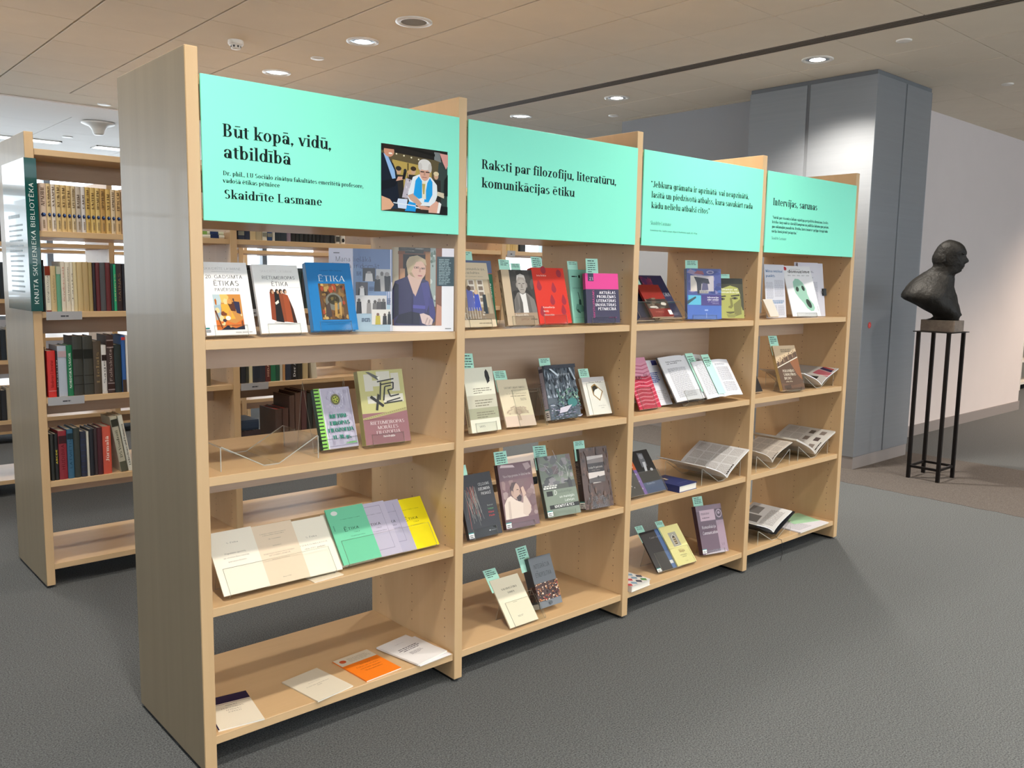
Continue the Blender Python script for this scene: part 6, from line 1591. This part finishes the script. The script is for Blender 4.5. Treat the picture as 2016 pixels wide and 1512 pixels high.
row(S3, [
    (.086, .103, .220, '#232622', 'black green spine in the corner of the fourth row'),
    (.104, .121, .219, '#191a1a', 'black spine with yellow squares', dict(art=tx('ABCDE', '#d9c23a', 'sans_bold', .32, .35))),
    (.122, .158, .231, '#86202c', 'crimson spine with a dark title block', dict(band=((.74, .90, '#3a2024'),), art=tx('HUDIBRAS', '#5a1018'))),
    (.159, .187, .235, '#33607c', 'steel blue spine with a dark title block', dict(band=((.80, .92, '#22343c'),), art=tx('LATVIETIS', '#1f4054'))),
    (.188, .216, .238, '#30352f', 'dark olive spine beside the steel blue one'),
    (.217, .243, .219, '#24283c', 'navy spine with fine rules', dict(band=tuple((.1 + .12 * i, .11 + .12 * i, '#3a4466') for i in range(7)))),
    (.244, .255, .217, '#cfc9ba', 'thin off-white spine between dark ones'),
    (.256, .277, .226, '#1f2028', 'blue black spine with faint gilt'),
    (.277, .292, .227, '#3a2a2c', 'narrow brown spine beside the burgundy one'),
    (.292, .316, .230, '#48141f', 'burgundy spine beside the coral one'),
    (.3165, .3555, .232, '#d1553f', 'coral red spine with pale script lettering', dict(art=tx('Jūrmalā', '#f0d9cc', 'serif', .55, .25))),
    (.396, .428, .278, '#b9b39c', 'leaning tall book with mottled grey jacket', dict(tilt=-9, band=((.0, .18, '#5a5a4a'), (.82, .95, '#3a3a30')), art=tx('DS Voudzoti', '#5a5648', 'serif', .5, .25))),
    (.4325, .4545, .282, '#d9d6c6', 'leaning tall white book with black title', dict(tilt=-9, art=tx('Liebesfeuer und Dammern', '#2c2a28', 'serif', .75, .1)))], 'books of the fourth row')
# the same shelves where the display bookcase hides them, and the next bay, seen through the display
def fill(y, z, x0, x1, seed, lab, grp, hmin, hmax, pal, wmin=.016, wmax=.036):
    r = random.Random(seed)
    x = x0
    while x < x1 - .04:
        w = wmin + (wmax - wmin) * r.random()
        c, n = r.choice(pal)
        spine_book(x, y, z, w - .001, hmin + (hmax - hmin) * r.random(), .15, c, n + ' ' + lab, grp)
        x += w
for k, c in enumerate(('#4a2a22', '#26241f', '#6a5a40')):
    spine_book(.78 + .026 * k, YB, S2, .025, .24 - .01 * k, .15, c, '%s book at the end of the third row, beyond the end panel' % ('red brown', 'black', 'khaki')[k], 'books of the third row')
a2 = [1.022, 1.057, 1.089, 1.122, 1.158, 1.186, 1.215, 1.231, 1.260, 1.300, 1.324, 1.350, 1.373, 1.400, 1.428, 1.452, 1.472, 1.500, 1.523, 1.564, 1.592]
ac = ['#23304a', '#1f2a44', '#c9b48c', '#b3a688', '#d9d4c4', '#24487a', '#d9d6cc', '#1f2c38', '#24303c', '#8a7a8c'] + ['#17181a', '#1c1d1f', '#202123'] * 4
for k in range(20):
    spine_book(a2[k], YB, SH[0], a2[k + 1] - a2[k] - .001, .215 - .01 * (k % 3), .15, ac[k], '%s spine on the top row, %s from the partition behind the photo sign' % (['navy', 'navy', 'cream', 'beige', 'white', 'blue', 'white', 'dark blue', 'dark blue', 'lilac'][k] if k < 10 else 'black', (ordn + ['seventeenth', 'eighteenth', 'nineteenth', 'twentieth'])[k]), 'top row books seen through the first bay', band=((.1, .2, '#8a8a80'),) if k in (0, 4, 5) else None)
spine_book(1.600, YB, SH[0], .025, .20, .15, '#d3cfc6', 'white spine standing after the black ones', 'top row books seen through the first bay', band=((.05, .2, '#4a4a48'),))
spine_book(1.633, YB, SH[0], .028, .19, .15, '#d8d4cc', 'white spine with a dark oval, last on its row', 'top row books seen through the first bay', art=lambda A: A.ell(.5, .1, .3, .06, '#2a2a2a'))
# second row of that bay: boxes and books between the display books
spine_book(1.03, YB, S1, .15, .205, .2, '#2b2a2a', 'wide charcoal archive box on the second row', None)
spine_book(1.05, YB + .01, S1 + .2055, .028, .12, .18, '#17171a', 'black box lying on the charcoal archive box', None, lying=True, band=((.75, .88, '#8a8a90'),))
for k, (x0, w, h, c, n) in enumerate(((1.185, .022, .215, '#c3bfae', 'cream'), (1.21, .02, .22, '#cfcbc0', 'white'), (1.232, .024, .20, '#8f9a80', 'sage'), (1.258, .018, .215, '#c9bfa0', 'straw'), (1.28, .03, .22, '#3a4444', 'slate green'), (1.312, .03, .21, '#2f3a38', 'bottle green'))):
    spine_book(x0, YB, S1, w - .001, h, .15, c, n + ' spine beside the charcoal archive box', 'second row books seen through the first bay')
fill(YB, S1, 1.345, 1.80, 7, 'book on the second row seen behind the bright blue book', 'second row books seen through the first bay', .19, .23, [('#2c3c3a', 'dark teal'), ('#3a3a40', 'slate'), ('#d0c8b4', 'cream'), ('#4a3a2c', 'brown')])
c2 = [1.021, 1.049, 1.067, 1.088, 1.127, 1.161, 1.192, 1.222, 1.246, 1.262, 1.278, 1.314, 1.350, 1.383, 1.417]
cc = [('#23262c', 'charcoal'), ('#3a3a30', 'olive black'), ('#c9bf9c', 'straw coloured'), ('#202634', 'navy'), ('#2a2e3a', 'blue grey'), ('#5a2420', 'dark red'), ('#1f6a48', 'green'), ('#1f4a3a', 'dark green'), ('#bdb8a8', 'grey'), ('#b98a5a', 'tan'), ('#2a3040', 'dark navy'), ('#1a1a1c', 'black lettered'), ('#2a2822', 'brown black'), ('#b9a67c', 'ochre')]
for k, (c, n) in enumerate(cc):
    spine_book(c2[k], YB, S2, c2[k + 1] - c2[k] - .001, .24 + .02 * (k % 2), .15, c, n + ' spine on the row with a grey label, seen through the first bay', 'third row books seen through the first bay', art=tx('Der Alte', '#e0e0e0', 'serif', .5, .06) if k == 11 else tx('HIDALGO', '#c9a08a', 'sans_bold', .5, .1) if k == 5 else None)
spine_book(1.442, YB, S2, .033, .255, .15, '#cfc6b0', 'leaning cream spine at the end of the labelled row', 'third row books seen through the first bay', tilt=-5)
# large brown volumes on the fourth row
for k, (x0, w, h, c, t_, n) in enumerate(((1.215, .040, .235, '#4a352c', 'b04a3a', 'stout brown volume with red top edge'), (1.258, .036, .237, '#54392f', 'b04a3a', 'second brown volume with red top edge'), (1.300, .032, .305, '#5a4238', None, 'tall brown volume behind the acrylic cradle'), (1.335, .034, .318, '#63483c', None, 'tallest brown volume behind the acrylic cradle'), (1.372, .034, .325, '#5c3a38', None, 'tall maroon brown volume on the fourth row'), (1.410, .03, .31, '#2c2c28', None, 'tall black volume on the fourth row'), (1.443, .035, .30, '#4a3a32', None, 'dark brown volume on the fourth row'), (1.481, .035, .30, '#3c3430', None, 'umber volume on the fourth row'))):
    spine_book(x0, YB, S3, w - .001, h, .2, c, n, 'large volumes of the fourth row', top=t_)
spine_book(1.025, YB + .02, S3, .11, .13, .2, '#3a2a2c', 'dark box on the fourth row beside the partition', None)
spine_book(1.03, YB + .03, S3 + .131, .055, .10, .18, '#22344a', 'blue box lying on the dark box', None, lying=True)
# third and fourth bays of that row
for k in range(5):
    spine_book(2.875 + .024 * k, YB, SH[0], .023, .205, .145, ['#c9ad72', '#cfb684', '#c2a468'][k % 3], 'ochre spine seen through the second bay, %s from the partition' % ordn[k], 'ochre spines seen through the second bay')
spine_book(3.01, YB, SH[0], .05, .20, .15, '#33363a', 'dark box file beside the ochre spines', None)
# rear bookcase
Y3B = Y3 + .02
RC = [('#1d1c1c', 'black'), ('#26282c', 'blue black'), ('#2c2a28', 'dark brown'), ('#b9ad94', 'buff'), ('#33302c', 'umber'), ('#202a34', 'dark navy')]
for (z, x0, x1, sd, nm) in ((SH[0], .1, .5, 22, 'top'), (S1, .07, .48, 24, 'second'), (S2, .07, .48, 25, 'third'), (S3, .07, .36, 26, 'fourth'), (S1, 1.02, 1.35, 27, 'second')):
    r = random.Random(sd); x = x0
    while x < x1 - .04:
        w = .018 + .016 * r.random(); c, cn = r.choice(RC)
        spine_book(x, Y3B, z, w - .001, .19 + .06 * r.random(), .15, c, '%s spine on the %s row of the rear bookcase' % (cn, nm), 'books of the rear bookcase, %s row' % nm)
        x += w

# bookcase glimpsed beyond the white wall
e = empty('bookcase', (12.6, 1.9, 0)); tag(e, 'white shelved bookcase glimpsed beyond the end of the pale wall', 'bookcase')
WSH = mat('white_shelf', '#e2ddd4', 0.5)
for x in (0, .9, 1.8): box_obj('upright', x, 0, 0, x + .03, .35, 2.0, WSH, e)
for z in (.08, .40, .72, 1.04, 1.36, 1.68, 1.98):
    for x in (.03, .93): box_obj('shelf', x, 0, z, x + .87, .35, z + .03, WSH, e)
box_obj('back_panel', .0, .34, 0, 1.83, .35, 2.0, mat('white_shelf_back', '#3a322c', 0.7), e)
for zi, z in enumerate((1.07, .75, 1.39)):
    r = random.Random(zi + 40); x = 12.64
    for k in range(9):
        w = .03 + .02 * r.random()
        spine_book(x, 1.915, z, w - .001, .2 + .05 * r.random(), .16, *r.choice([(c_, n_ + ' book in the white bookcase beyond the pale wall, %s shelf' % ('middle', 'lower', 'upper')[zi]) for c_, n_ in (('#3a2c30', 'plum'), ('#8a8a98', 'grey'), ('#2c3444', 'navy'), ('#b0a8a0', 'beige'), ('#5a2a2a', 'dark red'))]), 'books beyond the pale wall'); x += w

# ================================================================== bronze bust on its stand
IRON = mat('black_iron', '#171312', 0.45, 0.6)
e = empty('bust_stand', (5.70, 0.22, 0)); tag(e, 'tall slender black iron stand with open legs', 'stand')
for x, y in ((0, 0), (.27, 0), (.27, .22), (0, .22)):
    box_obj('leg', x - .012, y - .012, 0, x + .012, y + .012, 1.128, IRON, e)
for q in ((.012, -.008, .258, .008), (.012, .212, .258, .228), (-.008, .012, .008, .208), (.262, .012, .278, .208)):
    box_obj('stretcher', q[0], q[1], .085, q[2], q[3], .103, IRON, e)
box_obj('top_plate', -.03, -.03, 1.128, .30, .25, 1.134, IRON, e)
MARB = mat('bust_base_stone', '#6a5f55', 0.5, noise=((20, 20, 20), 0.3, 4))
BRONZE = mat('dark_bronze', '#1b1916', 0.6, 0.4, noise=((14, 14, 14), 0.45, 4), bump=(45, 0.5))
be = empty('bust', (5.84, 0.33, 1.1345)); tag(be, 'dark bronze portrait bust of a balding man in profile', 'sculpture')
box_obj('base_block', -.085, -.125, 0, .085, .125, .085, MARB, be, .002)
U = 0.000585
SL = [  # crop row, back, front, half width, nose ridge
    (1184, 478, 902, .062, 0), (1165, 540, 902, .066, 0), (1140, 572, 910, .080, 0), (1110, 556, 914, .105, 0), (1050, 440, 893, .150, 0), (990, 330, 872, .180, 0), (930, 185, 852, .200, 0), (895, 142, 842, .205, 0), (860, 141, 832, .204, 0), (820, 155, 818, .196, 0), (760, 190, 800, .172, 0), (700, 242, 786, .135, 0), (650, 300, 780, .100, 0), (615, 336, 790, .085, 0), (588, 372, 812, .070, 0), (566, 404, 858, .064, 0), (548, 436, 876, .062, 8), (528, 463, 882, .063, 4), (500, 503, 896, .061, 10), (480, 515, 903, .064, 16), (462, 517, 905, .067, 12), (446, 515, 908, .069, 24), (430, 510, 908, .071, 52), (412, 508, 908, .073, 58), (392, 504, 908, .075, 46), (370, 506, 906, .076, 30), (348, 510, 908, .077, 18), (325, 515, 924, .078, 10), (300, 523, 930, .078, 2), (265, 541, 915, .076, 0), (230, 562, 896, .071, 0), (200, 588, 866, .063, 0), (175, 620, 828, .050, 0), (155, 660, 772, .030, 0), (144, 690, 722, .010, 0)]
rb = random.Random(12)
b = MB()
N = 48
rings = []
for yy, bk, fr, hw, rg in SL:
    z = .085 + (1184 - yy) * U * .985
    cy = -((bk + fr) / 2 - 640) * U
    ry = (fr - bk) / 2 * U
    ring = []
    for k in range(N):
        t = 2 * pi * k / N                       # t = 0 faces forward (-y)
        c, s_ = cos(t), sin(t)
        pw_ = 0.86 if yy > 560 else 0.92
        X = hw * math.copysign(abs(s_) ** pw_, s_)
        Yv = -ry * math.copysign(abs(c) ** pw_, c)
        dt = math.atan2(s_, c)
        if rg: Yv -= rg * U * math.exp(-(dt / .17) ** 2)
        if 300 < yy < 380: Yv += .010 * math.exp(-((abs(dt) - .42) / .16) ** 2) * (1 - abs(yy - 345) / 45 if abs(yy - 345) < 45 else 0)   # eye sockets
        if 405 < yy < 520: Yv += .006 * math.exp(-((abs(dt) - .85) / .2) ** 2)                                                      # cheeks
        if 600 < yy < 1130:                                                                                                         # collar, lapels, tie, sleeve folds
            if yy < 720: Yv *= 1 + .06 * math.exp(-((yy - 665) / 30) ** 2); X *= 1 + .08 * math.exp(-((yy - 665) / 30) ** 2)
            la = 1.30 - max(0, yy - 640) * .0026
            k_ = 1 + .055 * math.exp(-((abs(dt) - la) / .07) ** 2) - .050 * math.exp(-((abs(dt) - la + .20) / .09) ** 2) - .035 * math.exp(-((abs(dt) - la - .17) / .06) ** 2)
            k_ += -.05 * math.exp(-((abs(dt) - 1.55 - .0004 * (yy - 700)) / .07) ** 2) + .02 * sin(dt * 13 + yy * .03)
            X *= k_; Yv *= k_
            Yv -= .008 * math.exp(-(dt / .06) ** 2)
        if 320 < yy < 465 and abs(dt) > 1.75:                                                                                       # fringe of hair
            hk = .075 * min(1, (465 - yy) / 25) * min(1, (yy - 320) / 30) * min(1, (abs(dt) - 1.75) / .15)
            X *= 1 + hk + .02 * sin(dt * 22 + yy * .2); Yv *= 1 + hk * .5
        j = .0022 if yy > 560 else .0010
        ring.append((X + (rb.random() - .5) * j, cy + Yv + (rb.random() - .5) * j, z + (rb.random() - .5) * j))
    rings.append(ring)
n0 = len(b.v)
for r_ in rings: b.v.extend(r_)
for i in range(len(rings) - 1):
    for k in range(N):
        j = (k + 1) % N
        b.f.append((n0 + i * N + k, n0 + i * N + j, n0 + (i + 1) * N + j, n0 + (i + 1) * N + k)); b.m.append(0); b.c.append(None)
b.f.append(tuple(range(N - 1, -1, -1))); b.m.append(0); b.c.append(None)
b.f.append(tuple((len(rings) - 1) * N + k for k in range(N))); b.m.append(0); b.c.append(None)
# ears, brows, fringe of hair, collar, folded into the same body mesh
def blob(cx, cy, cz, rx, ry, rz, n=10):
    a0 = len(b.v)
    for i in range(1, n):
        for k in range(n * 2):
            t, p = 2 * pi * k / (n * 2), pi * i / n
            b.v.append((cx + rx * sin(p) * cos(t), cy + ry * sin(p) * sin(t), cz + rz * cos(p)))
    m_ = n * 2
    for i in range(n - 2):
        for k in range(m_):
            j = (k + 1) % m_
            b.f.append((a0 + i * m_ + k, a0 + i * m_ + j, a0 + (i + 1) * m_ + j, a0 + (i + 1) * m_ + k)); b.m.append(0); b.c.append(None)
    b.f.append(tuple(a0 + k for k in range(m_))); b.m.append(0); b.c.append(None)
    b.f.append(tuple(a0 + (n - 2) * m_ + k for k in reversed(range(m_)))); b.m.append(0); b.c.append(None)
zc = lambda yy: .085 + (1184 - yy) * U * .985
yc = lambda xx: -(xx - 640) * U
for s_ in (-1, 1):
    blob(s_ * .076, yc(668), zc(378), .009, .019, .030)           # ear
    blob(s_ * .077, yc(680), zc(412), .007, .010, .014)           # ear lobe
    blob(s_ * .028, yc(903), zc(325), .024, .010, .007)           # brow
blob(0, yc(890), zc(492), .024, .014, .005)                       # upper lip
blob(0, yc(884), zc(508), .020, .013, .005)                       # lower lip
po = b.build('portrait', BRONZE, be, True)
po.rotation_euler = (0, 0, radians(12))
po.scale = (0.92, 0.92, 1.0)
po.location = (0.0, 0.03, 0)
